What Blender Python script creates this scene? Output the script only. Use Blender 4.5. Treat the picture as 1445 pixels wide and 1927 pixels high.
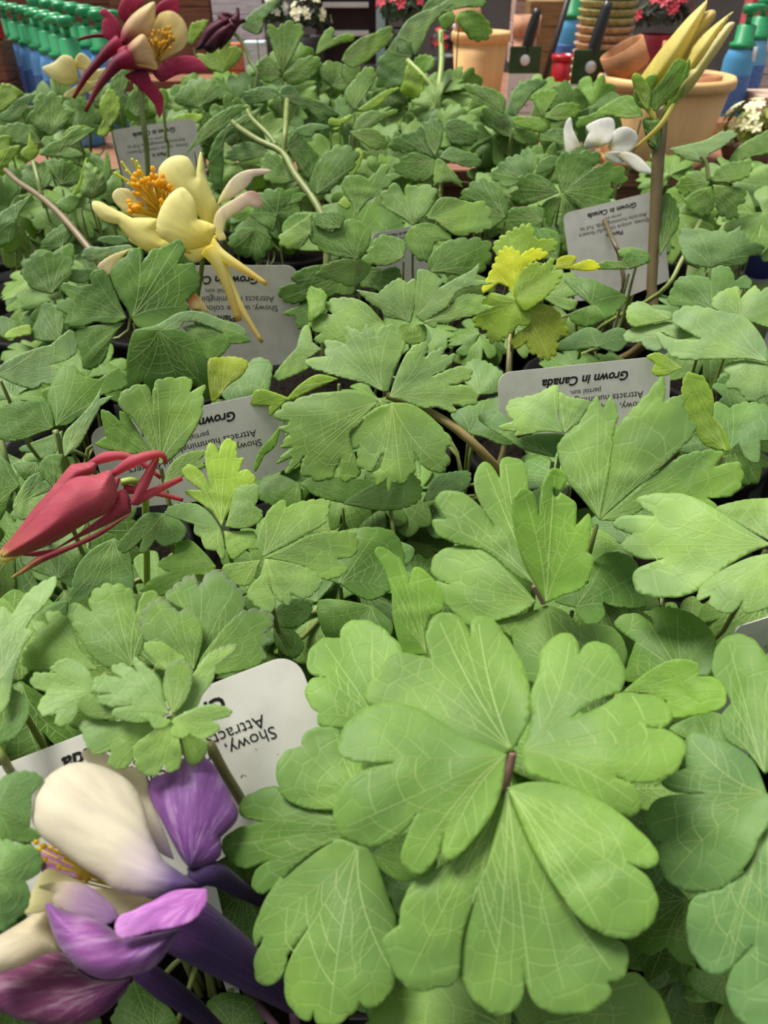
import bpy, bmesh, math, random
import numpy as np
from mathutils import Vector, Matrix
from mathutils.geometry import delaunay_2d_cdt
from mathutils.bvhtree import BVHTree

random.seed(7); rng = np.random.default_rng(7)
for o in list(bpy.data.objects): bpy.data.objects.remove(o, do_unlink=True)
scene = bpy.context.scene
COL = scene.collection

# ------------------------------------------------------------------ camera
W, H, F = 1445.0, 1927.0, 1392.0            # photograph in pixels, focal length in pixels
PITCH = math.radians(37.0)
CAMZ = 1.16
cam_d = bpy.data.cameras.new('camera'); cam = bpy.data.objects.new('camera', cam_d); COL.objects.link(cam)
cam.location = (0, 0, CAMZ); cam.rotation_euler = (math.pi/2 - PITCH, 0, 0)
cam_d.sensor_fit = 'VERTICAL'; cam_d.sensor_height = 24.0; cam_d.lens = 24.0*F/H
cam_d.clip_start = 0.01
cam_d.dof.use_dof = True; cam_d.dof.focus_distance = 0.31; cam_d.dof.aperture_fstop = 13
scene.camera = cam
# ------------------------------------------------------------------ light: overcast daylight through a glass roof
world = bpy.data.worlds.new('world'); scene.world = world; world.use_nodes = True
wn = world.node_tree; wn.nodes.clear()
wo = wn.nodes.new('ShaderNodeOutputWorld'); wb = wn.nodes.new('ShaderNodeBackground')
tc = wn.nodes.new('ShaderNodeTexCoord'); sx = wn.nodes.new('ShaderNodeSeparateXYZ'); rp = wn.nodes.new('ShaderNodeValToRGB')
rp.color_ramp.elements[0].position = 0.0; rp.color_ramp.elements[0].color = (.30, .31, .31, 1)
rp.color_ramp.elements[1].position = 1.0; rp.color_ramp.elements[1].color = (1.0, 1.0, 1.0, 1)
wn.links.new(tc.outputs['Generated'], sx.inputs[0]); wn.links.new(sx.outputs['Z'], rp.inputs[0])
wn.links.new(rp.outputs[0], wb.inputs['Color']); wb.inputs['Strength'].default_value = .55
wn.links.new(wb.outputs[0], wo.inputs[0])
sun_d = bpy.data.lights.new('roof_daylight_sun_offscreen', 'SUN'); sun_d.energy = 4.3; sun_d.angle = math.radians(24); sun_d.color = (1, .97, .90)
sun = bpy.data.objects.new('roof_daylight_sun_offscreen', sun_d); COL.objects.link(sun)
sun.rotation_euler = (math.radians(-13), math.radians(-20), 0)
vs = scene.view_settings
vs.view_transform = 'Standard'; vs.look = 'None'; vs.gamma = 1.0; vs.use_curve_mapping = False; vs.exposure = 0.53

# ------------------------------------------------------------------ helpers
CT, ST = math.cos(PITCH), math.sin(PITCH)
CAM = np.array([0, 0, CAMZ])
RIGHT = np.array([1., 0, 0]); UPC = np.array([0, ST, CT]); FWD = np.array([0, CT, -ST])
def rays(p):                                  # pixels -> world direction with unit depth along the view axis
    p = np.asarray(p, float).reshape(-1, 2)
    return ((p[:, :1]-W/2)/F)*RIGHT - ((p[:, 1:]-H/2)/F)*UPC + FWD
def P(x, y, D): return CAM + rays([[x, y]])[0]*D
DY = [-200, 0, 100, 200, 300, 400, 500, 600, 800, 1000, 1200, 1400, 1600, 1800, 1927, 2100]
DD = [1.3, 1.1, .98, .86, .73, .60, .50, .43, .335, .27, .225, .192, .17, .155, .147, .138]
def Dc(y): return float(np.interp(y, DY, DD))  # depth of the leaf canopy seen at image height y
SOIL = CAMZ - .305; TABLE = CAMZ - .41; BENCH = CAMZ - .25

def s2l(c):
    c = [v/255. for v in c]
    return tuple(v/12.92 if v <= .04045 else ((v+.055)/1.055)**2.4 for v in c)
def link(o, parent=None):
    COL.objects.link(o)
    if parent is not None: o.parent = parent
    return o
def empty(name, loc, parent=None):
    o = bpy.data.objects.new(name, None); o.empty_display_size = .01
    link(o, parent); o['w'] = [float(v) for v in loc]
    pw = np.array(parent['w']) if parent is not None else np.zeros(3)
    o.location = tuple(np.array(loc)-pw)
    return o
def wloc(o): return np.array(o['w']) if o is not None else np.zeros(3)
def tag(o, label, cat, group=None, kind=None):
    o['label'] = label; o['category'] = cat
    if group: o['group'] = group
    if kind: o['kind'] = kind
    return o
def mesh_obj(name, verts, faces, mat, parent=None, smooth=True, color=None, attrs=None, nvf=None):
    """verts in world coordinates; the object's origin is its parent's"""
    me = bpy.data.meshes.new(name)
    v = np.asarray(verts, float) - wloc(parent)
    me.from_pydata(v.tolist(), [], faces); me.update()
    if smooth: me.polygons.foreach_set('use_smooth', [True]*len(me.polygons))
    if attrs:
        for k, (typ, data) in attrs.items():
            a = me.attributes.new(k, typ, 'POINT')
            a.data.foreach_set('color' if typ == 'FLOAT_COLOR' else ('vector' if typ == 'FLOAT_VECTOR' else 'value'), np.asarray(data, np.float32).ravel())
    me.materials.append(mat)
    if nvf is not None and nvf < len(me.polygons):
        me.materials.append(M_VEIN); ix = np.zeros(len(me.polygons), np.int32); ix[nvf:] = 1; me.polygons.foreach_set('material_index', ix)
    o = bpy.data.objects.new(name, me); link(o, parent)
    if color is not None: o.color = (*color, 1)
    return o

# ------------------------------------------------------------------ materials
class NT:
    def __init__(s, name):
        s.m = bpy.data.materials.new(name); s.m.use_nodes = True; s.t = s.m.node_tree; s.t.nodes.clear()
        s.out = s.n('ShaderNodeOutputMaterial')
    def n(s, typ, **kw):
        nd = s.t.nodes.new(typ)
        for k, v in kw.items(): setattr(nd, k, v)
        return nd
    def l(s, a, b): s.t.links.new(a, b)
    def put(s, sock, v):
        if hasattr(v, 'is_linked'): s.l(v, sock)
        elif isinstance(v, tuple) and len(v) == 3: sock.default_value = (*v, 1)
        else: sock.default_value = v
    def math(s, op, a, b=0.0, clamp=False):
        nd = s.n('ShaderNodeMath', operation=op, use_clamp=clamp); s.put(nd.inputs[0], a); s.put(nd.inputs[1], b); return nd.outputs[0]
    def mix(s, f, a, b, mode='MIX'):
        nd = s.n('ShaderNodeMix', data_type='RGBA', blend_type=mode); s.put(nd.inputs[0], f); s.put(nd.inputs[6], a); s.put(nd.inputs[7], b); return nd.outputs[2]
    def step(s, v, a, b, lo=0.0, hi=1.0):
        nd = s.n('ShaderNodeMapRange', interpolation_type='SMOOTHSTEP')
        s.put(nd.inputs[0], v); s.put(nd.inputs[1], a); s.put(nd.inputs[2], b); s.put(nd.inputs[3], lo); s.put(nd.inputs[4], hi); return nd.outputs[0]
    def attr(s, name, out='Fac'): return s.n('ShaderNodeAttribute', attribute_name=name).outputs[out]
    def noise(s, vec, scale, detail=3.0, rough=.5):
        nd = s.n('ShaderNodeTexNoise'); s.l(vec, nd.inputs['Vector']); nd.inputs['Scale'].default_value = scale
        nd.inputs['Detail'].default_value = detail; nd.inputs['Roughness'].default_value = rough; return nd.outputs[0]

def leaf_material(name='leaf_tissue', rough=.5, trans=.42, vein=False):
    t = NT(name)
    base = t.n('ShaderNodeObjectInfo'); col = base.outputs['Color']; rnd = base.outputs['Random']
    obj = t.n('ShaderNodeTexCoord').outputs['Object']
    n1 = t.noise(obj, 42, 3); n2 = t.noise(obj, 700, 2)
    c = t.mix(t.step(n1, .35, .68), t.mix(1.0, col, (.80, .84, .92), 'MULTIPLY'), t.mix(1.0, col, (1.12, 1.10, .96), 'MULTIPLY'))
    c = t.mix(t.step(n2, .3, .7, 0, .16), c, t.mix(1.0, c, (.72, .76, .74), 'MULTIPLY'))
    ed = t.attr('ed'); net = t.attr('net', 'Vector')
    vo = t.n('ShaderNodeTexVoronoi', feature='DISTANCE_TO_EDGE', voronoi_dimensions='2D'); t.l(net, vo.inputs['Vector']); vo.inputs['Scale'].default_value = 1.0
    vo.inputs['Randomness'].default_value = .85
    sep = t.n('ShaderNodeSeparateXYZ'); t.l(net, sep.inputs[0])
    netm = t.math('MULTIPLY', t.step(vo.outputs['Distance'], .01, .08, 1, 0), t.step(sep.outputs['Z'], .12, .5))
    vc = t.mix(.45, t.mix(1.0, c, (1.45, 1.32, 1.25), 'MULTIPLY'), (.50, .62, .26))
    c = t.mix(t.math('MULTIPLY', netm, .10), c, vc)
    if vein: c = t.mix(.52, c, t.mix(.5, vc, (.62, .72, .36)))
    mar = t.step(ed, .3, 2.4, 1, 0)
    c = t.mix(t.math('MULTIPLY', mar, .38), c, t.mix(1.0, c, (1.25, 1.25, 1.35), 'MULTIPLY'))
    pur = t.attr('pur')
    c = t.mix(t.math('MULTIPLY', pur, .7), c, (.19, .16, .20))
    bsdf = t.n('ShaderNodeBsdfPrincipled'); t.l(c, bsdf.inputs['Base Color']); bsdf.inputs['Roughness'].default_value = rough
    bsdf.inputs['Specular IOR Level'].default_value = .32
    bsdf.inputs['Sheen Weight'].default_value = .03; bsdf.inputs['Sheen Roughness'].default_value = .4
    hgt = t.math('ADD', t.math('MULTIPLY', netm, -.5), t.math('MULTIPLY', n2, .35))
    bp = t.n('ShaderNodeBump'); bp.inputs['Strength'].default_value = .22; bp.inputs['Distance'].default_value = .0005
    t.l(hgt, bp.inputs['Height']); t.l(bp.outputs[0], bsdf.inputs['Normal'])
    tr = t.n('ShaderNodeBsdfTranslucent'); t.l(t.mix(1.0, c, (1.75, 1.55, .55), 'MULTIPLY'), tr.inputs['Color'])
    mx = t.n('ShaderNodeMixShader'); mx.inputs[0].default_value = trans
    t.l(bsdf.outputs[0], mx.inputs[1]); t.l(tr.outputs[0], mx.inputs[2]); t.l(mx.outputs[0], t.out.inputs[0])
    return t.m
def petal_material(name, trans=.55, streak=.22, rough=.55):
    t = NT(name)
    c = t.attr('pc', 'Color'); net = t.attr('net', 'Vector')
    mp = t.n('ShaderNodeMapping'); t.l(net, mp.inputs[0]); mp.inputs['Scale'].default_value = (1.6, .22, 1)
    st = t.noise(mp.outputs[0], 1.6, 4, .6)
    obj = t.n('ShaderNodeTexCoord').outputs['Object']; n2 = t.noise(obj, 900, 2)
    c = t.mix(t.step(st, .38, .66, 0, streak), c, t.mix(1.0, c, (.55, .5, .6), 'MULTIPLY'))
    c = t.mix(t.step(st, .5, .25, 0, streak*.6), c, t.mix(.5, c, (.9, .85, .9)))
    bsdf = t.n('ShaderNodeBsdfPrincipled'); t.l(c, bsdf.inputs['Base Color']); bsdf.inputs['Roughness'].default_value = rough
    bsdf.inputs['Specular IOR Level'].default_value = .3; bsdf.inputs['Sheen Weight'].default_value = .15
    bp = t.n('ShaderNodeBump'); bp.inputs['Strength'].default_value = .25; bp.inputs['Distance'].default_value = .0005
    t.l(t.math('ADD', st, t.math('MULTIPLY', n2, .3)), bp.inputs['Height']); t.l(bp.outputs[0], bsdf.inputs['Normal'])
    tr = t.n('ShaderNodeBsdfTranslucent'); t.l(c, tr.inputs['Color'])
    mx = t.n('ShaderNodeMixShader'); mx.inputs[0].default_value = trans
    t.l(bsdf.outputs[0], mx.inputs[1]); t.l(tr.outputs[0], mx.inputs[2]); t.l(mx.outputs[0], t.out.inputs[0])
    return t.m
MATS = {}
def flat(name, rgb, rough=.5, spec=.4, vary=.12, scale=40, stretch=None, c2=None, metal=0.0, bump=0.0):
    """plain procedural surface: base colour with noise variation"""
    if name in MATS: return MATS[name]
    t = NT(name); obj = t.n('ShaderNodeTexCoord').outputs['Object']; vec = obj
    if stretch:
        mp = t.n('ShaderNodeMapping'); t.l(obj, mp.inputs[0]); mp.inputs['Scale'].default_value = stretch; vec = mp.outputs[0]
    c = s2l(rgb); d = s2l(c2) if c2 else tuple(v*(1-3*vary) for v in c)
    nz = t.noise(vec, scale, 4)
    col = t.mix(t.step(nz, .35, .7), c, d if c2 else tuple(v*(1-vary*2) for v in c))
    b = t.n('ShaderNodeBsdfPrincipled'); t.l(col, b.inputs['Base Color']); b.inputs['Roughness'].default_value = rough
    b.inputs['Specular IOR Level'].default_value = spec; b.inputs['Metallic'].default_value = metal
    if bump:
        bp = t.n('ShaderNodeBump'); bp.inputs['Strength'].default_value = bump; bp.inputs['Distance'].default_value = .002
        t.l(nz, bp.inputs['Height']); t.l(bp.outputs[0], b.inputs['Normal'])
    t.l(b.outputs[0], t.out.inputs[0]); MATS[name] = t.m
    return t.m
def objcol(name, rough=.5, vary=.1, trans=0.0):
    if name in MATS: return MATS[name]
    t = NT(name); col = t.n('ShaderNodeObjectInfo').outputs['Color']; obj = t.n('ShaderNodeTexCoord').outputs['Object']
    nz = t.noise(obj, 90, 3)
    c = t.mix(t.step(nz, .3, .7), col, t.mix(1.0, col, (1-2*vary,)*3, 'MULTIPLY'))
    b = t.n('ShaderNodeBsdfPrincipled'); t.l(c, b.inputs['Base Color']); b.inputs['Roughness'].default_value = rough
    t.l(b.outputs[0], t.out.inputs[0]); MATS[name] = t.m
    return t.m
M_LEAF = leaf_material(); M_VEIN = leaf_material('leaf_vein', .5, .42, True); M_PETAL = petal_material('petal_tissue'); M_PURPLE = petal_material('veined_petal_tissue', .35, .75)
M_STALK = objcol('stalk_tissue', .5)

# ------------------------------------------------------------------ leaf blades and petals from outlines
def smooth_outline(p, step, sharp=True, deepen=0.0):
    p = np.asarray(p, float); n = len(p)
    area = .5*np.sum(p[:, 0]*np.roll(p[:, 1], -1)-np.roll(p[:, 0], -1)*p[:, 1])
    if area < 0: p = np.vstack([p[:1], p[:0:-1]])
    if deepen:                                  # notches between the lobes run a little further in
        Rr = np.linalg.norm(p-p[0], axis=1).max(); p2 = p.copy()
        for i in range(1, n):
            a = p[i]-p[i-1]; b = p[(i+1) % n]-p[i]; cr = (a[0]*b[1]-a[1]*b[0])/((np.linalg.norm(a)+1e-6)*(np.linalg.norm(b)+1e-6))
            if cr < -.25 and np.linalg.norm(p[i]-p[0]) > .45*Rr: p2[i] = p[i]+(p[0]-p[i])*deepen
        p = p2
    tan = (np.roll(p, -1, 0)-np.roll(p, 1, 0))*.5
    for i in range(n):
        a = p[i]-p[i-1]; b = p[(i+1) % n]-p[i]
        la, lb = np.linalg.norm(a)+1e-6, np.linalg.norm(b)+1e-6
        cr = (a[0]*b[1]-a[1]*b[0])/(la*lb); dt = np.dot(a, b)/(la*lb)
        if sharp and ((cr < 0 and dt < .35) or cr < -.3 or i == 0): tan[i] = 0
        else: tan[i] *= min(1.0, 1.6*min(la, lb)/(np.linalg.norm(tan[i])+1e-6))
    out = []
    for i in range(n):
        a, b = p[i], p[(i+1) % n]; L = np.linalg.norm(b-a); k = max(1, int(round(L/step)))
        for j in range(k):
            u = j/k; u2, u3 = u*u, u*u*u
            out.append((2*u3-3*u2+1)*a+(u3-2*u2+u)*tan[i]+(-2*u3+3*u2)*b+(u3-u2)*tan[(i+1) % n])
    return np.array(out)
def inside(pts, poly):
    x, y = pts[:, 0], pts[:, 1]; r = np.zeros(len(pts), bool)
    a = poly; b = np.roll(poly, -1, 0)
    for (x0, y0), (x1, y1) in zip(a, b):
        if y0 == y1: continue
        c = ((y0 > y) != (y1 > y)) & (x < (x1-x0)*(y-y0)/(y1-y0)+x0); r ^= c
    return r
def segdist(pts, A, B):
    """distance of every point to the nearest of the segments A-B"""
    pts = np.asarray(pts, float); ab = B-A; L2 = (ab*ab).sum(1)+1e-9; d = np.empty(len(pts))
    for i in range(0, len(pts), 1500):
        q = pts[i:i+1500]; px = q[:, :1]-A[:, 0]; py = q[:, 1:]-A[:, 1]
        u = np.clip((px*ab[:, 0]+py*ab[:, 1])/L2, 0, 1); px -= u*ab[:, 0]; py -= u*ab[:, 1]
        d[i:i+1500] = np.sqrt((px*px+py*py).min(1))
    return d
def veins(base, out, R, rg):
    """palmate main veins to the lobes and arched cross veins between neighbours; polylines with a width each"""
    r = np.linalg.norm(out-base, axis=1); n = len(r); k = max(2, n//30); tg = []
    for i in range(n):
        win = r[np.arange(i-k, i+k+1) % n]
        if r[i] >= win.max()-1e-9 and r[i] > .42*R and (not tg or i-tg[-1] > n//13): tg.append(i)
    if len(tg) < 4: tg = sorted({int(n*f) for f in (.2, .34, .5, .66, .8)})
    c = out.mean(0); ax = (c-base)/(np.linalg.norm(c-base)+1e-6); mains, lines = [], []
    for i in tg:
        q = out[i]; Lq = np.linalg.norm(q-base); d = (q-base)/(Lq+1e-6)
        if Lq < .3*R: continue
        ct = base+.45*Lq*(.5*ax+.5*d)+rg.uniform(-.02, .02, 2)*R; u = np.linspace(0, .95, 25)[:, None]
        ln = (1-u)**2*base+2*u*(1-u)*ct+u*u*q; mains.append(ln); lines.append((ln, 1.25, .55))
    for A_, B_ in zip(mains[:-1], mains[1:]):
        prev = None
        for f in ((.36, .52, .68, .84) if R > 70 else (.5, .75)):
            f += rg.uniform(-.035, .035); ia = int(f*24); ib = int(min(.97, f+rg.uniform(-.06, .06))*24)
            pa, pb = A_[ia], B_[ib]; gap = np.linalg.norm(pa-pb)
            if gap > .5*R or gap < .035*R: continue
            m = (pa+pb)/2+ax*0+((pa+pb)/2-base)/R*gap*rg.uniform(.12, .4); w = rg.uniform(.35, .65)
            m = m+(pb-pa)*(w-.5)*.6
            lines.append((np.array([pa, pa*.55+m*.45+(m-base)*.01, m]), .62, .5)); lines.append((np.array([m, m*.5+pb*.5+(m-base)*.012, pb]), .6, .5))
            if prev is not None: lines.append((np.array([prev, (prev+m)/2+rg.uniform(-.012, .012, 2)*R, m]), .5, .45))
            prev = m
        if prev is not None: lines.append((np.array([prev, prev+(prev-base)*.13]), .5, .4))
    for ln, sg in ((mains[0], -1), (mains[-1], 1)) if mains else ():
        for f in (.3, .5, .7):
            j = int(f*24); dd = ln[j+1]-ln[j]; dd /= np.linalg.norm(dd)+1e-6
            for a in (math.radians(40), -math.radians(40)):
                rd = np.array([dd[0]*math.cos(a)-dd[1]*math.sin(a), dd[0]*math.sin(a)+dd[1]*math.cos(a)]); e = ln[j]+rd*R*.16
                lines.append((np.array([ln[j], e, e+(rd*.5+dd*.5)*R*.08]), .5, .4))
    return lines
def resample(p, step):
    d = np.concatenate([[0], np.cumsum(np.linalg.norm(np.diff(p, axis=0), axis=1))]); m = max(2, int(d[-1]/step)+1)
    u = np.linspace(0, d[-1], m); return np.stack([np.interp(u, d, p[:, 0]), np.interp(u, d, p[:, 1])], 1)
def blade(name, poly, base, D0, nrm, mat, parent, color=None, cup=.12, pillow=.008, ruffle=.06, off=0.0, thick=.00035,
          seed=0, leaf=True, grad=None, purple=0.0, fold=0.0, plane_pt=None, bulge=0.0, scallop=0.0, lam=.2, deepen=0.0, raw=False):
    """a thin curved sheet with its own depth: outline given where it is seen, laid on the plane through the base
       (normal nrm, world) and bent away from it; a second skin closes it with real thickness"""
    poly = np.asarray(poly, float).reshape(-1, 2); base = np.asarray(base, float)
    a2 = abs(.5*np.sum(poly[:, 0]*np.roll(poly[:, 1], -1)-np.roll(poly[:, 0], -1)*poly[:, 1]))
    size = math.sqrt(max(a2, 30)); s = min(5.0, max(2.2, size/46)); lr = np.random.default_rng(seed+11)
    out = smooth_outline(poly, s, True, deepen)
    if scallop:
        ar = np.concatenate([[0], np.cumsum(np.linalg.norm(np.diff(out, axis=0), axis=1))]); lam = max(9.0, lam*size)
        rr_ = np.linalg.norm(out-base, axis=1); wt = np.clip((rr_/rr_.max()-.5)*3, 0, 1); cc_ = out.mean(0)
        out = out+(cc_-out)/(np.linalg.norm(cc_-out, axis=1)[:, None]+1e-6)*(scallop*size*wt*(1-np.abs(np.sin(math.pi*ar/lam)))**1.5)[:, None]
    R = np.linalg.norm(out-base, axis=1).max()
    lo, hi = out.min(0), out.max(0); g = s*1.55
    gx, gy = np.meshgrid(np.arange(lo[0], hi[0], g), np.arange(lo[1], hi[1], g*.87)); gx[1::2] += g/2
    pts = np.stack([gx.ravel(), gy.ravel()], 1); pts += lr.uniform(-.18, .18, pts.shape)*g
    pts = pts[inside(pts, out)] if len(pts) else pts
    A0, B0 = out, np.roll(out, -1, 0)
    if len(pts): pts = pts[segdist(pts, A0, B0) > s*.7]
    allp = np.vstack([out, pts]) if len(pts) else out
    n0 = len(out)
    V, E, T, *_ = delaunay_2d_cdt([Vector(q) for q in allp], [(i, (i+1) % n0) for i in range(n0)], [], 0, 1e-4)
    V = np.array([(v.x, v.y) for v in V]); T = np.array([t for t in T if len(t) == 3])
    T = T[inside(V[T].mean(1), out)]
    used = np.unique(T); rm = -np.ones(len(V), int); rm[used] = np.arange(len(used)); V = V[used]; T = rm[T]
    rb = rays(base)[0]; P0 = CAM+rb*D0 if plane_pt is None else np.asarray(plane_pt)
    Rm = R*D0/F; num = (P0-CAM)@nrm; c = out.mean(0)-base; ax = c/(np.linalg.norm(c)+1e-6); S = size*D0/F; ph = lr.uniform(0, 6.28, 4); wa = lr.uniform(0, 6.28, 3); wv = np.stack([np.cos(wa), np.sin(wa)], 1)
    def surface(q):
        """depth along each line of sight: plane through the base plus the bending of the blade"""
        e = segdist(q, A0, B0); r = rays(q); den = r@nrm; Dp = num/np.where(np.abs(den) < 1e-4, -1e-4, den)
        Dp = np.where((Dp < 0), D0+1.2*Rm, Dp); Dp = D0+Rm*1.3*np.tanh((Dp-D0)/(Rm*1.3))
        dv = q-base; rho = np.linalg.norm(dv, axis=1)/R; th = np.arctan2(dv[:, 0]*ax[1]-dv[:, 1]*ax[0], dv@ax)
        disp = -cup*S*rho**2 + pillow*S*(1-np.exp(-e/(.10*size)))
        disp += ruffle*S*rho*(np.sin(3*th+ph[0])+.7*np.sin(5.3*th+ph[1])*rho) + .25*ruffle*S*np.sin(7*rho+ph[2])
        disp += fold*S*np.abs(dv[:, 0]*ax[1]-dv[:, 1]*ax[0])/size
        if bulge: disp += bulge*S*np.sqrt(np.clip(1-(1-np.clip(e/(.32*size), 0, 1))**2, 0, 1))
        if leaf: disp += .006*S*(np.sin((dv@wv[0])*9/size+ph[0]+1.6*np.sin((dv@wv[1])*7/size+ph[1]))+.6*np.sin((dv@wv[2])*16/size+ph[3]+2.2*rho))*np.clip(e/(.1*size), 0, 1)
        return r, Dp-disp-off, e, rho, th
    r, D, ed, rho, th = surface(V)
    X = CAM+r*D[:, None]; Xb = CAM+r*(D+thick)[:, None]
    ntri = len(T); faces = [tuple(t) for t in T.tolist()]; nv = len(X)
    # front skin faces the camera
    t0 = T[0]; nn = np.cross(X[t0[1]]-X[t0[0]], X[t0[2]]-X[t0[0]])
    if nn@r[t0[0]] > 0: faces = [(a, c_, b) for a, b, c_ in faces]
    cnt = {}
    for f in faces:
        for i in range(3): cnt[(f[i], f[(i+1) % 3])] = 1
    bd = [(a, b) for (a, b) in cnt if (b, a) not in cnt]
    faces += [(a+nv, c_+nv, b+nv) for a, b, c_ in faces]
    faces += [(b, a, a+nv, b+nv) for a, b in bd]
    net = np.stack([th*2.6*np.ones(len(V)), np.log(rho+.5)*5.0, np.zeros(len(V))], 1)*max(1.2, min(2.3, size/120)) + lr.uniform(0, 50)
    net[:, 2] = rho
    two = lambda q: np.concatenate([q, q], 0)
    pur = purple*np.clip(1-ed/(.09*size), 0, 1)*np.clip((rho-.55)*3, 0, 1)
    attrs = {'ed': ('FLOAT', two(ed)), 'net': ('FLOAT_VECTOR', two(net)), 'pur': ('FLOAT', two(pur))}
    if grad is not None:
        ks = np.array([q[0] for q in grad]); cs = np.array([s2l(q[1]) for q in grad])
        rr = np.clip(rho, 0, 1)
        cc = np.stack([np.interp(rr, ks, cs[:, i]) for i in range(3)]+[np.ones(len(rr))], 1)
        attrs['pc'] = ('FLOAT_COLOR', two(cc))
    Xall = [X, Xb]; nvf = len(faces)
    if leaf and size > 34:                     # raised ribs of the veins, second material
        ls = [(resample(ln, max(3.0, s*1.5)), w0, w1) for ln, w0, w1 in veins(base, out, R, lr)]
        q = np.vstack([l_[0] for l_ in ls]); ok = inside(q, out); rq, Dq, eq, _r, _t = surface(q); ok &= eq > 1.2; i0 = 0; b0 = 2*nv; rib = []
        kx = min(1.6, max(.7, size/150))
        for l_, w0, w1 in ls:
            m_ = len(l_); tg_ = np.gradient(l_, axis=0); tg_ /= np.linalg.norm(tg_, axis=1)[:, None]+1e-9; nr = np.stack([-tg_[:, 1], tg_[:, 0]], 1)
            hw = (np.linspace(w0, w1, m_)*kx)[:, None]
            for sgn in (1, -1): rib.append(CAM+rays(l_+sgn*nr*hw)*(Dq[i0:i0+m_]-.00005)[:, None])
            rib.append(CAM+rq[i0:i0+m_]*(Dq[i0:i0+m_]-.0001)[:, None])
            for j in range(m_-1):
                if ok[i0+j] and ok[i0+j+1]:
                    a_, c_, d_ = b0+j, b0+m_+j, b0+2*m_+j
                    faces.append((a_, a_+1, d_+1, d_)); faces.append((d_, d_+1, c_+1, c_))
            i0 += m_; b0 += 3*m_
        Xall += rib; nx = sum(len(z) for z in rib)
        pad = {k_: (t_, np.concatenate([np.asarray(d_), np.full((nx,)+np.asarray(d_).shape[1:], 9.0 if k_ == 'ed' else 0.0)], 0)) for k_, (t_, d_) in attrs.items()}; attrs = pad
    X = np.vstack(Xall[:1]); Xb = np.vstack(Xall[1:])
    if raw: return dict(nvf=nvf, nv=nv, ntri=ntri, X=np.vstack([X, Xb]), faces=faces, attrs=attrs, color=color, V=V, D=D)
    return mesh_obj(name, np.vstack([X, Xb]), faces, mat, parent, True, color, attrs, nvf if leaf else None)

def tube(name, pts, rad, mat, parent=None, color=None, sides=8, attrs_col=None):
    """round tapering stem through world points"""
    pts = np.asarray(pts, float); n = len(pts)
    rad = np.interp(np.linspace(0, 1, n), np.linspace(0, 1, len(rad)), rad) if hasattr(rad, '__len__') else np.full(n, rad)
    tg = np.gradient(pts, axis=0); tg /= np.linalg.norm(tg, axis=1)[:, None]+1e-9
    ref = np.array([.31, .87, .39]); vs_, fs = [], []
    for i in range(n):
        u = np.cross(tg[i], ref); u /= np.linalg.norm(u)+1e-9; w = np.cross(tg[i], u)
        for k in range(sides):
            a = 2*math.pi*k/sides; vs_.append(pts[i]+rad[i]*(math.cos(a)*u+math.sin(a)*w))
    for i in range(n-1):
        for k in range(sides):
            k2 = (k+1) % sides; fs.append((i*sides+k, i*sides+k2, (i+1)*sides+k2, (i+1)*sides+k))
    fs.append(tuple(range(sides-1, -1, -1))); fs.append(tuple((n-1)*sides+k for k in range(sides)))
    attrs = None
    if attrs_col:
        cs = np.array([s2l(q) for q in attrs_col]); u = np.repeat(np.linspace(0, 1, n), sides)
        cc = np.stack([np.interp(u, np.linspace(0, 1, len(cs)), cs[:, i]) for i in range(3)]+[np.ones(len(u))], 1)
        net = np.stack([np.tile(np.arange(sides)*1.3, n), u*6, 0*u], 1)
        attrs = {'pc': ('FLOAT_COLOR', cc), 'net': ('FLOAT_VECTOR', net)}
    return mesh_obj(name, vs_, fs, mat, parent, True, color, attrs)
def curve_pts(ctrl, n=14):
    """Catmull-Rom through world points"""
    c = np.asarray(ctrl, float)
    if len(c) == 2: return np.array([c[0]+(c[1]-c[0])*t for t in np.linspace(0, 1, n)])
    c = np.vstack([2*c[0]-c[1], c, 2*c[-1]-c[-2]]); out = []
    m = len(c)-3; k = max(3, n//m)
    for i in range(m):
        for j in range(k):
            t = j/k; a, b, d, e = c[i:i+4]
            out.append(.5*((2*b)+(d-a)*t+(2*a-5*b+4*d-e)*t*t+(3*b-a-3*d+e)*t**3))
    out.append(c[-2]); return np.array(out)

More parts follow.
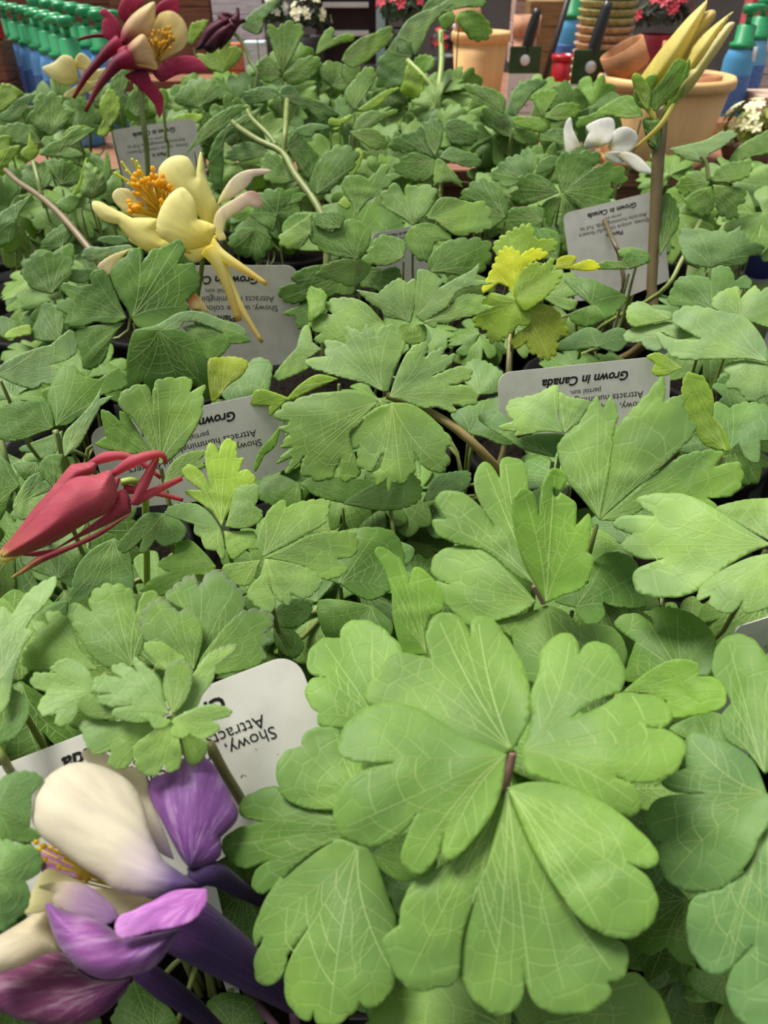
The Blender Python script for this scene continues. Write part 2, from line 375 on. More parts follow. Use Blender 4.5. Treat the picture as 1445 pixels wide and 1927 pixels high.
# ------------------------------------------------------------------ structure: floor, display table, far bench
def box(name, lo, hi, mat, parent=None, bevel=.0):
    bm = bmesh.new(); bmesh.ops.create_cube(bm, size=1)
    c = [(a+b)/2 for a, b in zip(lo, hi)]; d = [b-a for a, b in zip(lo, hi)]
    for v in bm.verts: v.co = Vector([c[i]+v.co[i]*d[i] for i in range(3)])
    if bevel: bmesh.ops.bevel(bm, geom=bm.edges[:], offset=bevel, segments=2, affect='EDGES', profile=.5)
    w = wloc(parent)
    for v in bm.verts: v.co -= Vector(w)
    me = bpy.data.meshes.new(name); bm.to_mesh(me); bm.free(); me.materials.append(mat)
    o = bpy.data.objects.new(name, me); link(o, parent); return o
def lathe(name, prof, loc, mat, parent=None, seg=28, axis=(0, 0, 1), color=None, smooth=True, cap=True):
    """prof: (radius, height) pairs, turned round axis at world point loc"""
    z = np.array(axis, float); z /= np.linalg.norm(z); x = np.cross(z, [0.3, .9, .1]); x /= np.linalg.norm(x); y = np.cross(z, x)
    vs_, fs = [], []; n = len(prof)
    for r, h in prof:
        for k in range(seg):
            a = 2*math.pi*k/seg; vs_.append(np.array(loc)+z*h+r*(math.cos(a)*x+math.sin(a)*y))
    for i in range(n-1):
        for k in range(seg):
            k2 = (k+1) % seg; fs.append((i*seg+k, i*seg+k2, (i+1)*seg+k2, (i+1)*seg+k))
    if cap: fs.append(tuple(range(seg-1, -1, -1))); fs.append(tuple((n-1)*seg+k for k in range(seg)))
    return mesh_obj(name, vs_, fs, mat, parent, smooth, color)
floor = box('floor', (-4, -1.5, -.06), (4, 6, 0), flat('concrete', (120, 116, 110), .8, .2, .1, 6)); floor['kind'] = 'structure'
wall = box('wall_back', (-4, 4.6, 0), (4, 4.7, 3.0), flat('shop_wall', (118, 108, 104), .8, .2, .1, 5)); wall['kind'] = 'structure'

tbl = empty('display_table', (0, .45, 0)); tag(tbl, 'dark grey display table under the potted columbines', 'table')
M_TABLE = flat('bench_grey', (70, 72, 70), .7, .3, .15, 20)
for i in range(13):
    y0 = -.16+i*.102
    box('slat', (-1.05, y0, TABLE-.025), (1.05, y0+.094, TABLE), M_TABLE, tbl, .002)
for x in (-.95, .95):
    for y in (-.1, 1.0): box('leg', (x-.03, y-.03, 0), (x+.03, y+.03, TABLE-.025), M_TABLE, tbl)
# ------------------------------------------------------------------ potted columbines: pots on a grid
M_POT = flat('black_plastic', (16, 16, 17), .7, .2, .1, 60)
M_SOIL = flat('potting_soil', (26, 20, 15), .95, .1, .3, 260, c2=(10, 8, 6), bump=.8)
PLANTS = []
POT_PROF = [(.038, 0), (.041, .002), (.047, .098), (.0525, .099), (.053, .108), (.0495, .109), (.048, .094), (.001, .093)]
_pm = {}
def make_plant(x, y):
    e = empty('potted_columbine', (x, y, TABLE))
    if 'pot' not in _pm:
        a = lathe('pot', POT_PROF, (x, y, TABLE), M_POT, e, 22); _pm['pot'] = a.data
        # soil: a lumpy disc
        seg, rings = 24, 7; vs_, fs = [(x, y, SOIL-.004)], []
        for i in range(1, rings+1):
            for k in range(seg):
                r = .0475*i/rings; an = 2*math.pi*k/seg
                vs_.append((x+r*math.cos(an), y+r*math.sin(an), SOIL-.004+random.uniform(-.0025, .0025)))
        for k in range(seg): fs.append((0, 1+k, 1+(k+1) % seg))
        for i in range(rings-1):
            for k in range(seg):
                k2 = (k+1) % seg; b = 1+i*seg; fs.append((b+k, b+seg+k, b+seg+k2, b+k2))
        s = mesh_obj('soil', vs_, fs, M_SOIL, e); _pm['soil'] = s.data
    else:
        for nm in ('pot', 'soil'): link(bpy.data.objects.new(nm, _pm[nm]), e)
    PLANTS.append(dict(e=e, p=np.array([x, y, SOIL]), fl=None, nl=0))
LABEL_POT = (.399, .83)                      # a sleeved pot stands among them here
for j in range(10):
    y = .005+j*.119
    n = int((.13+.60*y)/.118)+1
    for i in range(-n, n+1):
        x_ = i*.118+(.059 if j % 2 else 0)+random.uniform(-.003, .003); y_ = y+random.uniform(-.003, .003)
        if math.hypot(x_-LABEL_POT[0], y_-LABEL_POT[1]) > .119: make_plant(x_, y_)
def plant_near(w, free=False):
    c = [q for q in PLANTS if not (free and q['fl'])]
    return min(c, key=lambda q: (q['p'][0]-w[0])**2+(q['p'][1]-w[1])**2)
UP = np.array([0, 0, 1.])
def leaf_normal(w, t, sx=0.0, sz=0.0):
    tc_ = CAM-w; tc_ /= np.linalg.norm(tc_)
    n = (1-t)*UP+t*tc_+sx*RIGHT+sz*np.array([0, 1., 0]); return n/np.linalg.norm(n)
PAL = dict(g=(122, 158, 76), b=(114, 151, 85), d=(97, 135, 58), y=(150, 180, 66), Y=(196, 204, 44), l=(142, 174, 100), t=(124, 164, 64),
           k=(97, 135, 58), s=(138, 169, 108), e=(104, 142, 62), o=(152, 168, 54), p=(132, 165, 82))
PAL = {k: s2l(v) for k, v in PAL.items()}
VW = dict(A=(0, 0, 2.89), B=(400, 0, 2.89), C=(800, 0, 2.2403), D=(0, 450, 2.89), E=(450, 450, 2.89), F=(900, 450, 2.6514),
          G=(0, 800, 2.4083), H=(0, 1327, 2.4083), I=(400, 1127, 1.6056), J=(700, 850, 1.9396), K=(1100, 1150, 2.4812), X=(0, 0, 1.0))
def pts(view, s):
    x0, y0, k = VW[view]; a = np.array([[float(v) for v in q.split(',')] for q in s.split()])
    return a/k+np.array([x0, y0])
SEED = [100]
def stalk(leaf, top, plant, r=.0011, color=None, tip=None):
    """leaf stalk from under the blade down to the crown of its plant"""
    c = plant['p']+np.array([random.uniform(-.012, .012), random.uniform(-.012, .012), -.006])
    top = np.asarray(top); L = np.linalg.norm(top-c)
    m1 = top+np.array([0, .004, -.25*L])+.10*(c-top); m2 = c+np.array([0, 0, .35*L])+.18*(top-c)
    tube('leaf_stalk', curve_pts([top, m1, m2, c], 12), [r*.8, r*1.2], M_STALK, leaf, color or s2l((118, 130, 66)), 6)
SPEC = []
def L(view, k, t, items, sx=0.0, sz=0.0, st=True, name='leaf', lab=None, **kw):
    SPEC.append((k, len(SPEC), view, t, items, sx, sz, st, name, lab, kw))
# how near the leaves already set lie along each line of sight (5-pixel cells): later leaves settle behind them
GX0, GY0, GC = -150, -150, 5
ZB = np.full((460, 360), np.inf)
def cells(V, D):
    i = np.clip(((V[:, 1]-GY0)/GC).astype(int), 0, ZB.shape[0]-1); j = np.clip(((V[:, 0]-GX0)/GC).astype(int), 0, ZB.shape[1]-1); return i, j
def settle(V, D, gap=.002, cap=1.4):
    i, j = cells(V, D); z = ZB[i, j]; f = np.where(np.isfinite(z), (z+gap)/D, 0)
    bad = f > 1
    return min(cap, float(np.percentile(f[bad], 88))) if bad.mean() > .03 else 1.0
def keep(V, D):
    i, j = cells(V, D); np.minimum.at(ZB, (i, j), D)
SHEETS = []                                   # (low corner, high corner, tree) of every leaf blade and petal already in place
def sheet(X, tris):
    t = BVHTree.FromPolygons([tuple(v) for v in X], [tuple(f) for f in tris]); return X.min(0), X.max(0), t
def crossings(sh, cap=400):
    n = 0
    for lo, hi, t in SHEETS:
        if (lo <= sh[1]).all() and (hi >= sh[0]).all():
            n += len(t.overlap(sh[2]))
            if n > cap: break
    return n
def kk(k): return k if k < 1.03 else 1+(k-1)*2.0
def build_leaves():
    for k, ix, view, t, items, sx, sz, st, name, lab, kw in sorted(SPEC, key=lambda q: Dc(pts(q[2], q[4][0][2])[0][1])*kk(q[0])+q[1]*1e-6):
        polys = [(c, o, pts(view, s)) for c, o, s in items]
        b0 = polys[0][2][0]; D0 = Dc(b0[1])*kk(k); w = P(b0[0], b0[1], D0); geo = []
        for m, (c, o, q) in enumerate(polys):
            sd = 100+ix*12+m; rj = np.random.default_rng(sd)
            n = leaf_normal(w, t, sx+rj.uniform(-.1, .1), sz+rj.uniform(-.06, .06))
            a = dict(kw); pr = .0
            a.setdefault('scallop', dict(A=.10, B=.10, C=.10, E=.05, G=.045, H=.03, D=.03, F=.035).get(view, .012)); a.setdefault('lam', .36 if view in 'ABC' else .2); a.setdefault('deepen', 0.0 if view in 'ABCI' else .08)
            if c.endswith('*'): c = c[:-1]; pr = .75
            j = rj.uniform(.93, 1.07); col = tuple(v*j for v in PAL[c])
            Db = ((w-CAM)@n)/(rays(q[0])[0]@n)
            if not (D0*.7 < Db < D0*1.4): Db = D0
            geo.append(blade('leaflet', q, q[0], Db, n, M_LEAF, None, col, off=o*.001, seed=sd, purple=pr, plane_pt=w, raw=True, **a))
        V = np.vstack([g['V'] for g in geo]); D = np.concatenate([g['D'] for g in geo])
        f = settle(V, D); best = None
        for df in (1, 1.01, 1.022, 1.036, 1.055, 1.08):     # slide back along the line of sight until nothing is pierced
            sh = [sheet(CAM+(g['X'][:g['nv']]-CAM)*f*df, g['faces'][:g['ntri']:2]) for g in geo]; nx = sum(crossings(q) for q in sh)
            if best is None or nx < best[0]*.6: best = (nx, f*df, sh)
            if nx == 0: break
        f = best[1]; SHEETS.extend(best[2]); keep(V, D*f); w = CAM+(w-CAM)*f
        pl = plant_near(w); lf = empty(name, w, pl['e']); pl['nl'] += 1
        if lab: pl['lab'] = lab
        for g in geo: mesh_obj('leaflet', CAM+(g['X']-CAM)*f, g['faces'], M_LEAF, lf, True, g['color'], g['attrs'], g['nvf'])
        if st: stalk(lf, w-np.array([0, -.002, .004]), pl)

# ------------------------------------------------------------------ the leaves one can pick out, from the front row to the back
# front leaf
L('I', .93, .55, [
 ('g', 2, '905,460 955,370 960,280 935,190 890,115 850,65 810,50 782,68 780,115 765,75 730,45 690,40 655,70 643,120 660,180 600,165 545,165 512,203 475,255 455,290 470,320 530,345 650,370 760,430 850,470'),
 ('g', 5, '890,470 820,440 760,415 690,370 620,330 550,313 480,320 420,355 383,415 378,465 420,490 480,495 545,497 480,508 410,545 372,600 365,665 385,715 440,745 500,750 560,720 595,685 618,645 585,720 568,785 595,828 640,828 672,790 690,745 702,703 692,765 710,790 745,775 800,715 845,650 872,580 884,500'),
 ('g', 3, '932,460 950,410 965,350 960,290 985,220 990,160 1030,115 1075,100 1105,135 1105,165 1130,135 1175,128 1220,160 1247,215 1240,265 1210,300 1150,335 1085,360 1150,315 1220,285 1300,285 1365,305 1390,345 1380,380 1345,392 1310,388 1370,395 1425,430 1425,480 1390,530 1330,555 1270,558 1215,538 1265,560 1295,605 1290,640 1262,663 1210,645 1130,610 1060,570 1000,545 955,530 938,490')], cup=.10, lab='columbine with the broadest flat green leaf, purplish stalk at its centre')
L('I', .95, .62, [
 ('g', 5, '890,570 960,553 1050,560 1140,595 1220,640 1290,700 1340,755 1345,800 1310,815 1250,795 1310,835 1345,900 1340,960 1300,1010 1240,1030 1170,1010 1100,960 1050,890 1010,830 950,720'),
 ('g', 2.5, '890,570 900,600 950,720 1020,840 1060,900 1100,960 1180,1015 1245,1040 1257,1110 1235,1150 1195,1160 1205,1195 1160,1240 1100,1255 1040,1255 985,1235 950,1180 938,1100 940,1190 915,1240 870,1260 810,1235 765,1180 743,1110 742,1040 755,950 785,860 825,812 850,720 875,620'),
 ('g', 0, '880,590 800,715 700,800 610,850 570,925 563,985 513,1030 530,1085 560,1150 615,1187 675,1178 740,1150 760,1000 830,815 860,700')], cup=.10)
# leaf behind it
L('I', 1.02, .6, [
 ('g', 0, '520,400 590,300 578,165 540,110 490,72 430,62 390,85 385,118 335,118 295,150 283,195 300,230 345,237 300,240 278,280 295,325 318,342 315,365 325,385 370,390 440,395'),
 ('g', 1, '480,650 450,495 385,465 383,400 340,385 290,395 268,425 270,445 220,460 192,505 195,555 215,600 270,630 330,638 400,640'),
 ('e', 0, '480,690 380,640 300,628 220,600 190,565 130,580 85,610 85,655 150,675 80,690 28,730 40,780 90,815 150,800 172,790 130,820 118,870 150,892 200,860 260,800 330,750 400,720'),
 ('g', 2, '440,745 380,725 310,745 240,800 175,880 135,960 120,1020 130,1050 155,1020 125,1090 130,1150 170,1170 210,1140 225,1080 295,985 240,1070 215,1150 225,1220 260,1265 295,1275 305,1240 315,1284 370,1290 430,1250 445,1215 470,1240 520,1215 550,1160 540,1050 555,970 530,900 500,810 470,755'),
 ('e', -6, '475,770 510,820 560,850 610,850 680,800 620,700 540,730')], cup=.10)
L('I', 1.08, .5, [('g', 0, '900,1330 1250,1130 1320,1165 1365,1220 1385,1284 1400,1360 900,1420 430,1360 480,1260 560,1180 740,1140')])
# right edge leaf
L('K', .97, .6, [
 ('e', 0, '840,760 760,660 660,600 630,520 640,480 670,400 640,340 600,300 595,230 620,155 680,110 740,108 800,140 850,210 900,300 920,500 900,700'),
 ('b', 4, '850,850 800,720 740,660 640,600 540,567 480,580 470,640 440,720 370,780 360,810 420,845 560,853 450,855 350,870 290,930 275,990 300,1050 345,1078 400,1060 345,1090 340,1150 370,1240 440,1300 530,1318 630,1300 720,1230 790,1130 815,1060 860,1000 900,900'),
 ('b', 1, '860,900 810,1080 740,1220 640,1300 520,1330 480,1400 475,1500 500,1600 560,1680 610,1700 680,1670 790,1560 700,1650 660,1760 680,1850 740,1927 900,1960 980,1500 960,1000')], cup=.10)
L('K', 1.22, .6, [('d', 0, '480,1340 340,1200 250,1190 220,1280 180,1530 210,1560 300,1610 370,1590 440,1640 500,1640 480,1500'),
                  ('d', -3, '660,1700 560,1680 490,1660 480,1720 530,1790 620,1830 680,1840')])
L('K', 1.0, .85, [('t', 6, '175,378 270,300 370,240 450,223 530,245 560,300 610,310 660,370 655,440 600,470 500,490 415,500 410,460 380,420 280,385')], cup=-.05)
L('K', 1.10, .65, [('e', 0, '470,330 190,330 200,250 215,130 160,90 137,50 180,15 250,12 310,40 310,-10 420,-15 520,20 590,90 615,160 590,290 540,310')])
L('K', 1.09, .6, [('e', 0, '600,640 400,560 480,500 600,470 680,520 700,620')])
# middle leaf with an upright folded leaflet
L('J', .98, .62, [
 ('g', 0, '600,490 570,380 570,200 565,60 520,20 470,30 455,60 420,35 380,65 372,130 400,200 445,275 400,205 330,150 260,143 228,180 240,225 220,250 235,300 300,335 380,345 450,390 520,450'),
 ('g', 2, '600,550 560,500 500,440 440,385 360,345 290,345 230,375 213,430 235,465 280,485 225,475 250,540 300,590 360,640 450,620 540,590'),
 ('g', -1, '635,560 700,580 755,635 820,626 890,650 930,720 915,790 840,800 600,850 540,790 500,690 440,650 400,640 480,610 560,590')], lab='columbine with an upright folded leaflet rising from its grey-green leaf')
L('J', .955, .9, [('t', 4, '635,555 590,480 550,400 520,300 508,210 520,155 555,132 590,155 607,205 615,140 640,75 675,58 712,85 705,120 670,165 662,135 700,155 745,190 752,250 792,225 800,290 797,350 808,390 795,460 760,505 700,525')], cup=-.1, fold=.15, st=False)
L('J', .99, .9, [('t', 2, '200,740 120,740 95,690 75,600 70,510 45,430 12,375 15,350 45,350 75,370 110,400 132,455 150,425 180,425 220,460 255,510 262,570 240,590 210,600 195,650')], cup=-.05, fold=.1)
# upright fan and the leaf in front of it at the right
L('F', 1.0, .78, [
 ('g', 0, '604,1403 520,1300 440,1200 400,1090 395,1020 440,970 510,900 555,825 590,785 625,800 660,785 700,870 680,960 665,1080 650,1195 630,1300'),
 ('g', 1.5, '604,1403 650,1200 665,1070 690,950 760,850 840,770 905,685 935,710 960,755 1015,775 1045,870 1090,950 1010,1050 890,1160 785,1245 690,1330'),
 ('g', 1, '604,1403 785,1250 900,1155 1010,1080 1130,1050 1225,1065 1232,1110 1295,1110 1325,1170 1310,1240 1260,1285 1195,1285 1200,1340 1150,1370 1000,1310 850,1330 720,1400')], lab='columbine with an upright fan leaf in front of the Grown in Canada tag')
L('J', .93, .6, [
 ('l', 1, '1460,340 1380,290 1300,240 1220,190 1140,155 1050,150 985,160 965,185 990,225 940,230 890,245 880,275 905,300 905,340 940,375 1000,395 1030,395 970,425 950,465 965,510 1010,530 1050,535 1130,530 1200,500 1280,430 1380,370'),
 ('l', 4, '1460,370 1380,385 1280,430 1210,480 1185,520 1190,545 1215,540 1230,560 1280,590 1320,585 1345,560 1360,590 1420,580 1500,540 1500,400'),
 ('p', 0, '1460,330 1400,300 1330,260 1250,210 1330,180 1420,170 1500,180 1500,300')])
L('J', 1.10, .6, [('d', 0, '740,570 665,545 740,510 790,480 810,400 870,365 940,380 975,430 960,480 1000,540 990,570 900,570 840,550 850,600 800,640 750,600')])
# right: grey-green leaves above the fan
L('F', .95, .62, [
 ('s', 3, '1445,615 1440,540 1390,450 1320,385 1220,360 1120,335 1040,330 985,355 960,400 1000,440 1080,490 930,490 895,465 890,500 920,545 975,595 1060,605 1200,600 1340,600'),
 ('s', 0, '1080,485 960,415 880,422 800,430 750,450 722,480 740,515 790,520 840,550 900,560 925,530 890,490 900,465 1000,500'),
 ('l', -4, '965,400 880,420 790,440 750,425 735,380 750,330 800,308 850,325 880,350 960,365'),
 ('s', 2, '1445,625 1340,605 1250,615 1220,650 1240,690 1230,740 1280,760 1330,800 1380,815 1420,790 1500,760 1500,640')], lab='columbine with grey-green leaves beside the stout brown flower stem')
L('F', 1.02, .7, [('b', 0, '1170,360 960,330 945,290 970,230 1000,190 1070,180 1140,190 1160,195 1165,150 1210,130 1260,145 1295,195 1330,180 1365,210 1355,250 1300,240 1230,260 1180,290 1165,325')])
L('F', .98, .6, [('l', 0, '1300,400 1170,345 1165,300 1200,265 1260,240 1300,240 1310,290 1330,270 1380,230 1420,250 1445,240 1500,300 1500,420 1445,440 1380,420')])
L('F', .97, .95, [('y', 2, '1240,1060 1130,1030 1080,950 1040,880 1010,800 1020,700 1050,660 1080,670 1120,680 1150,730 1175,790 1165,870 1215,940 1250,1010 1255,1055')], cup=-.1, fold=.12)
L('F', 1.0, .6, [('b', 0, '1250,1060 1160,860 1190,810 1250,820 1330,810 1445,830 1500,900 1470,1000 1420,1000 1400,1110 1340,1100 1300,1020')])
L('F', .96, .9, [('y', 0, '1020,645 960,600 900,565 850,575 840,590 870,620 865,660 890,685 940,680 990,655')], st=False, cup=0)
L('F', 1.0, .7, [('l', 0, '430,970 400,900 400,735 360,735 290,770 220,785 160,800 135,850 145,905 100,935 120,955 170,960 180,985 250,975 330,960'),
                 ('l', 1, '430,970 410,920 402,770 450,785 560,810 530,870 500,920')])
# yellow young leaf
L('F', .95, .75, [
 ('y', 2, '200,310 130,280 50,270 0,330 -30,400 -20,440 20,470 40,500 70,525 130,500 170,470 200,440 250,430 260,380'),
 ('o', 0, '220,340 290,320 350,330 400,360 440,420 455,480 420,500 400,560 360,605 310,600 260,570 240,530 190,550 155,520 180,480 250,430'),
 ('y', 5, '190,310 175,260 190,200 230,140 280,110 330,110 380,85 385,140 420,170 405,218 360,270 300,320 230,360'),
 ('Y', 3, '190,310 150,240 100,220 30,270 15,250 60,150 100,60 150,30 220,50 280,40 340,60 350,85 280,110 220,150'),
 ('y', -2, '190,200 75,60 90,0 180,-60 260,-80 300,-20 390,0 390,50 345,70 280,60'),
 ('Y', 0, '300,160 385,150 395,100 440,80 490,90 490,125 560,100 610,140 550,160 430,150')], lab='columbine with bright yellow young leaves behind the Grown in Canada tag', scallop=.09)
# centre leaf, pale green and strongly veined
L('E', .96, .7, [
 ('l', 2, '815,860 840,780 870,700 910,620 960,570 1010,560 1030,590 1025,620 1080,590 1120,595 1125,610 1170,620 1165,660 1120,710 1050,745 1120,715 1190,690 1250,695 1275,730 1250,770 1180,795 1240,795 1300,840 1300,890 1240,912 1190,910 1190,940 1150,945 1100,920 1000,920 930,895'),
 ('p', 4, '830,890 930,895 1010,940 1080,1000 1140,1060 1170,1120 1155,1150 1150,1210 1130,1260 1080,1275 1020,1250 975,1200 955,1170 965,1230 945,1290 900,1330 870,1345 830,1360 815,1383 795,1355 750,1345 728,1310 730,1260 780,1170 770,1230 740,1265 690,1265 645,1240 632,1190 640,1150 600,1150 590,1110 600,1050 650,990 740,920'),
 ('p', 2, '760,880 690,840 600,825 500,830 400,840 300,870 230,900 195,940 195,975 230,1000 215,1030 225,1080 215,1130 235,1160 215,1190 200,1225 245,1220 245,1265 270,1275 310,1235 320,1210 325,1270 370,1300 400,1320 440,1320 470,1325 510,1300 530,1260 540,1220 545,1300 590,1325 640,1300 665,1265 640,1200 600,1150 600,1060 680,980'),
 ('l', 1, '780,830 690,790 600,765 500,740 420,715 365,690 370,650 440,620 460,560 500,545 560,545 570,490 600,470 650,475 700,458 740,490 770,475 830,460 860,500 905,560 880,640 840,730 815,820')], cup=.06, lab='columbine with a pale strongly veined round leaf on a brown stalk')
L('E', 1.0, .7, [
 ('p', 0, '800,470 740,400 690,350 620,320 540,315 480,330 460,360 480,400 420,405 385,430 380,480 400,520 400,555 440,570 560,580 650,600 760,560'),
 ('t', 1, '430,420 380,450 375,360 365,310 385,255 420,265 450,270 480,310 470,340 465,390'),
 ('l', -3, '450,600 370,650 380,700 230,770 185,750 230,680 300,590 340,490 380,470 400,560')])
L('E', .97, .8, [('y', 0, '540,760 430,735 330,790 240,870 180,830 110,815 70,840 60,900 130,920 170,960 230,890 300,870 400,820'),
                 ('t', -3, '225,1010 170,1080 110,1150 80,1230 90,1265 130,1190 200,1120')])
L('E', 1.0, .75, [
 ('l', 0, '930,460 900,445 800,425 760,380 710,350 640,285 640,275 740,280 800,250 870,210 910,220 960,215 960,330 945,420'),
 ('l', 2, '960,420 955,330 965,230 970,170 1010,165 1060,190 1105,230 1100,250 1180,210 1260,170 1310,130 1320,200 1380,240 1270,250 1200,280 1130,370 1040,430 1000,450'),
 ('l', 3, '1000,450 1040,430 1130,375 1220,300 1340,310 1350,345 1390,370 1330,400 1270,420 1200,430 1130,460 1080,455 1060,485'),
 ('p', 1, '945,460 1010,470 1020,540 980,570 900,570 870,520 880,460')])
L('E', 1.04, .7, [
 ('d', 0, '620,170 540,140 430,140 340,160 280,200 270,240 225,260 210,300 240,340 300,355 380,330 460,330 520,300 620,300 630,230'),
 ('d', 0, '650,170 720,150 790,165 860,150 885,210 850,250 780,290 720,270 640,260 625,210'),
 ('d', -3, '560,310 380,330 320,360 235,405 280,430 320,490 380,470 480,400')])
L('E', 1.12, .6, [('b', 0, '1250,1060 1150,960 1230,910 1310,880 1400,850 1445,840 1500,870 1500,1100 1420,1120 1330,1080'),
                  ('b', 0, '1300,850 1200,740 1270,650 1380,680 1460,760 1420,830')])
L('E', 1.12, .6, [('d', 0, '330,1330 220,1280 120,1300 100,1400 200,1460 330,1440'), ('d', 0, '330,1330 420,1290 620,1300 760,1320 800,1390 760,1430 600,1440 420,1400')])
L('E', 1.14, .6, [('d', 0, '560,1440 640,1380 800,1300 950,1280 1000,1360 960,1440 800,1480'), ('b', 0, '1000,1430 1060,1300 1180,1260 1260,1270 1240,1360 1120,1400')])
# left: dark leaf under the yellow flower
L('D', .98, .72, [
 ('e', 2, '715,430 690,380 650,320 610,230 600,170 640,120 680,90 720,45 770,50 780,100 820,60 900,30 960,0 1000,20 1010,60 990,110 1050,130 1080,180 1095,240 1060,300 1030,330 1030,380 960,430 880,470 800,495 750,480'),
 ('e', 0, '690,430 640,320 600,220 570,170 530,160 490,190 480,225 410,240 345,235 330,270 345,310 315,345 310,380 340,410 350,460 420,480 520,450 620,460'),
 ('e', -1, '680,450 600,460 500,470 420,490 410,520 420,580 440,640 450,700 500,710 570,660 590,580 640,500')], lab='columbine with a dark green leaf reaching up under the pale yellow flower')
L('D', .96, .9, [('d', 2, '860,490 740,490 705,560 690,640 685,720 690,810 770,800 820,830 870,800 950,790 1040,800 1090,830 1130,880 1155,830 1160,760 1130,670 1090,590 1040,530 970,490')], cup=.2)
L('D', .97, .6, [('s', 4, '880,495 750,490 840,470 900,440 970,400 1060,390 1140,410 1220,440 1290,460 1340,500 1330,525 1240,520 1170,480 1060,450 1000,450 970,490'),
                 ('e', 0, '990,480 1080,460 1200,480 1330,520 1360,560 1280,580 1200,640 1130,660 1090,590 1040,530')])
L('D', 1.05, .8, [('o', 0, '1200,850 1150,880 1130,670 1200,640 1290,640 1350,670 1320,740 1240,800')])
L('D', .96, .85, [
 ('t', 0, '860,1220 760,1170 640,1160 520,1120 550,1060 545,940 590,935 635,970 650,935 690,950 730,1010 780,1090 830,1170'),
 ('p', 2, '870,1230 830,1170 770,1050 710,970 660,930 640,880 650,840 710,800 780,785 815,820 830,890 830,810 860,760 940,750 1040,755 1055,795 1115,790 1110,850 1110,890 1100,960 1060,1040 1000,1130 930,1200')])
L('D', .96, .65, [('s', 0, '-20,740 0,690 60,650 150,610 240,580 300,560 350,510 390,490 415,530 425,600 380,650 300,680 390,730 400,790 330,800 250,790 180,815 80,790')])
L('D', .98, .65, [
 ('e', 0, '290,1030 180,1070 90,1100 0,1090 -60,1000 -30,930 60,890 150,880 260,890 290,970'),
 ('e', -1, '300,1020 270,930 260,840 330,690 400,680 440,710 560,740 640,700 690,760 680,810 560,840 520,900 440,960 370,1010'),
 ('s', 6, '350,1185 340,1100 360,1040 420,980 500,890 550,810 560,840 620,850 560,890 545,920 500,1000 440,1110 400,1150')])
L('D', .98, .8, [('e', 0, '300,1360 210,1260 250,1180 340,1170 330,1230 310,1310')])
L('D', .98, .7, [('e', 0, '110,1340 60,1390 40,1450 0,1530 -60,1500 -60,1200 0,1180 50,1220 90,1290'),
                 ('s', 1, '70,1460 75,1430 110,1360 160,1290 230,1265 260,1280 250,1300 290,1330 270,1370 190,1400 215,1440 150,1520 100,1520')])
L('D', 1.1, .6, [('b', 0, '1330,980 1220,870 1210,830 1280,760 1330,690 1400,640 1480,680 1470,800 1440,900'),
                 ('d', 1, '1290,900 1180,870 1130,920 1125,980 1170,1010 1190,1050 1270,960'), ('d', 1, '1350,960 1330,1020 1400,1070 1450,1060 1440,960')])
L('D', 1.12, .6, [('d', 0, '330,560 170,540 200,430 230,350 290,350 340,380 350,470'), ('y', -2, '170,520 60,540 20,530 60,490 160,465')])
L('D', 1.15, .6, [('b', 0, '340,1040 240,1080 110,1130 120,1160 190,1170 160,1210 260,1200 330,1120'), ('d', 0, '200,1210 80,1220 90,1260 150,1320 240,1300')])
# left: bright leaf and its neighbour
L('G', .97, .72, [
 ('y', 1, '1005,460 960,390 900,350 840,310 850,295 900,280 830,230 835,180 880,185 925,230 950,270 930,180 930,110 960,75 990,90 1010,70 1050,60 1075,90 1080,120 1105,150 1090,190 1120,200 1155,230 1150,270 1090,300 1040,390'),
 ('p', 3, '1020,460 1040,390 1060,300 1090,270 1130,265 1170,270 1175,320 1170,360 1190,390 1185,430 1140,460 1080,470'),
 ('l', 2, '1000,470 960,410 900,360 830,350 770,365 745,400 790,420 870,450 880,490 910,510 930,560 980,570 1005,610 1020,590 1015,530'),
 ('p', 2, '1015,480 1080,480 1150,480 1170,520 1180,560 1130,570 1080,600 1050,610 1025,560')], lab='columbine with a bright lime leaf next to the curling spurs of the pink bud')
L('G', .99, .65, [
 ('p', 0, '1190,598 1165,540 1180,460 1230,370 1290,335 1305,350 1380,340 1490,337 1490,400 1470,450 1380,500 1290,550'),
 ('p', 1, '1195,600 1300,550 1400,500 1500,480 1600,480 1625,520 1610,590 1560,610 1580,650 1540,690 1460,700 1400,650 1300,620'),
 ('l', 3, '1200,605 1300,620 1400,650 1460,700 1440,750 1380,790 1330,775 1320,815 1280,810 1240,770 1220,720 1250,800 1230,850 1180,840 1120,780 1130,740 1180,680'),
 ('p', 1, '1180,610 1100,620 1020,630 1010,660 1060,720 1120,730 1155,690')])
L('G', 1.05, .65, [('t', 0, '980,640 930,580 860,520 800,540 770,580 725,610 730,650 760,670 700,690 650,730 640,760 740,775 820,700 900,680 960,680')])
L('G', 1.0, .6, [('b', 0, '740,400 660,400 590,470 530,540 550,580 590,570 640,520 630,570 660,580 700,530 740,550 790,540 830,520 845,470 800,420')])
L('G', 1.06, .75, [('b', 0, '520,510 420,560 350,640 320,740 310,840 330,870 400,790 480,740 600,750 600,640 580,560')])
L('G', .97, .7, [('p', 0, '740,265 760,200 800,150 860,120 935,115 920,150 930,190 850,220 790,260')])
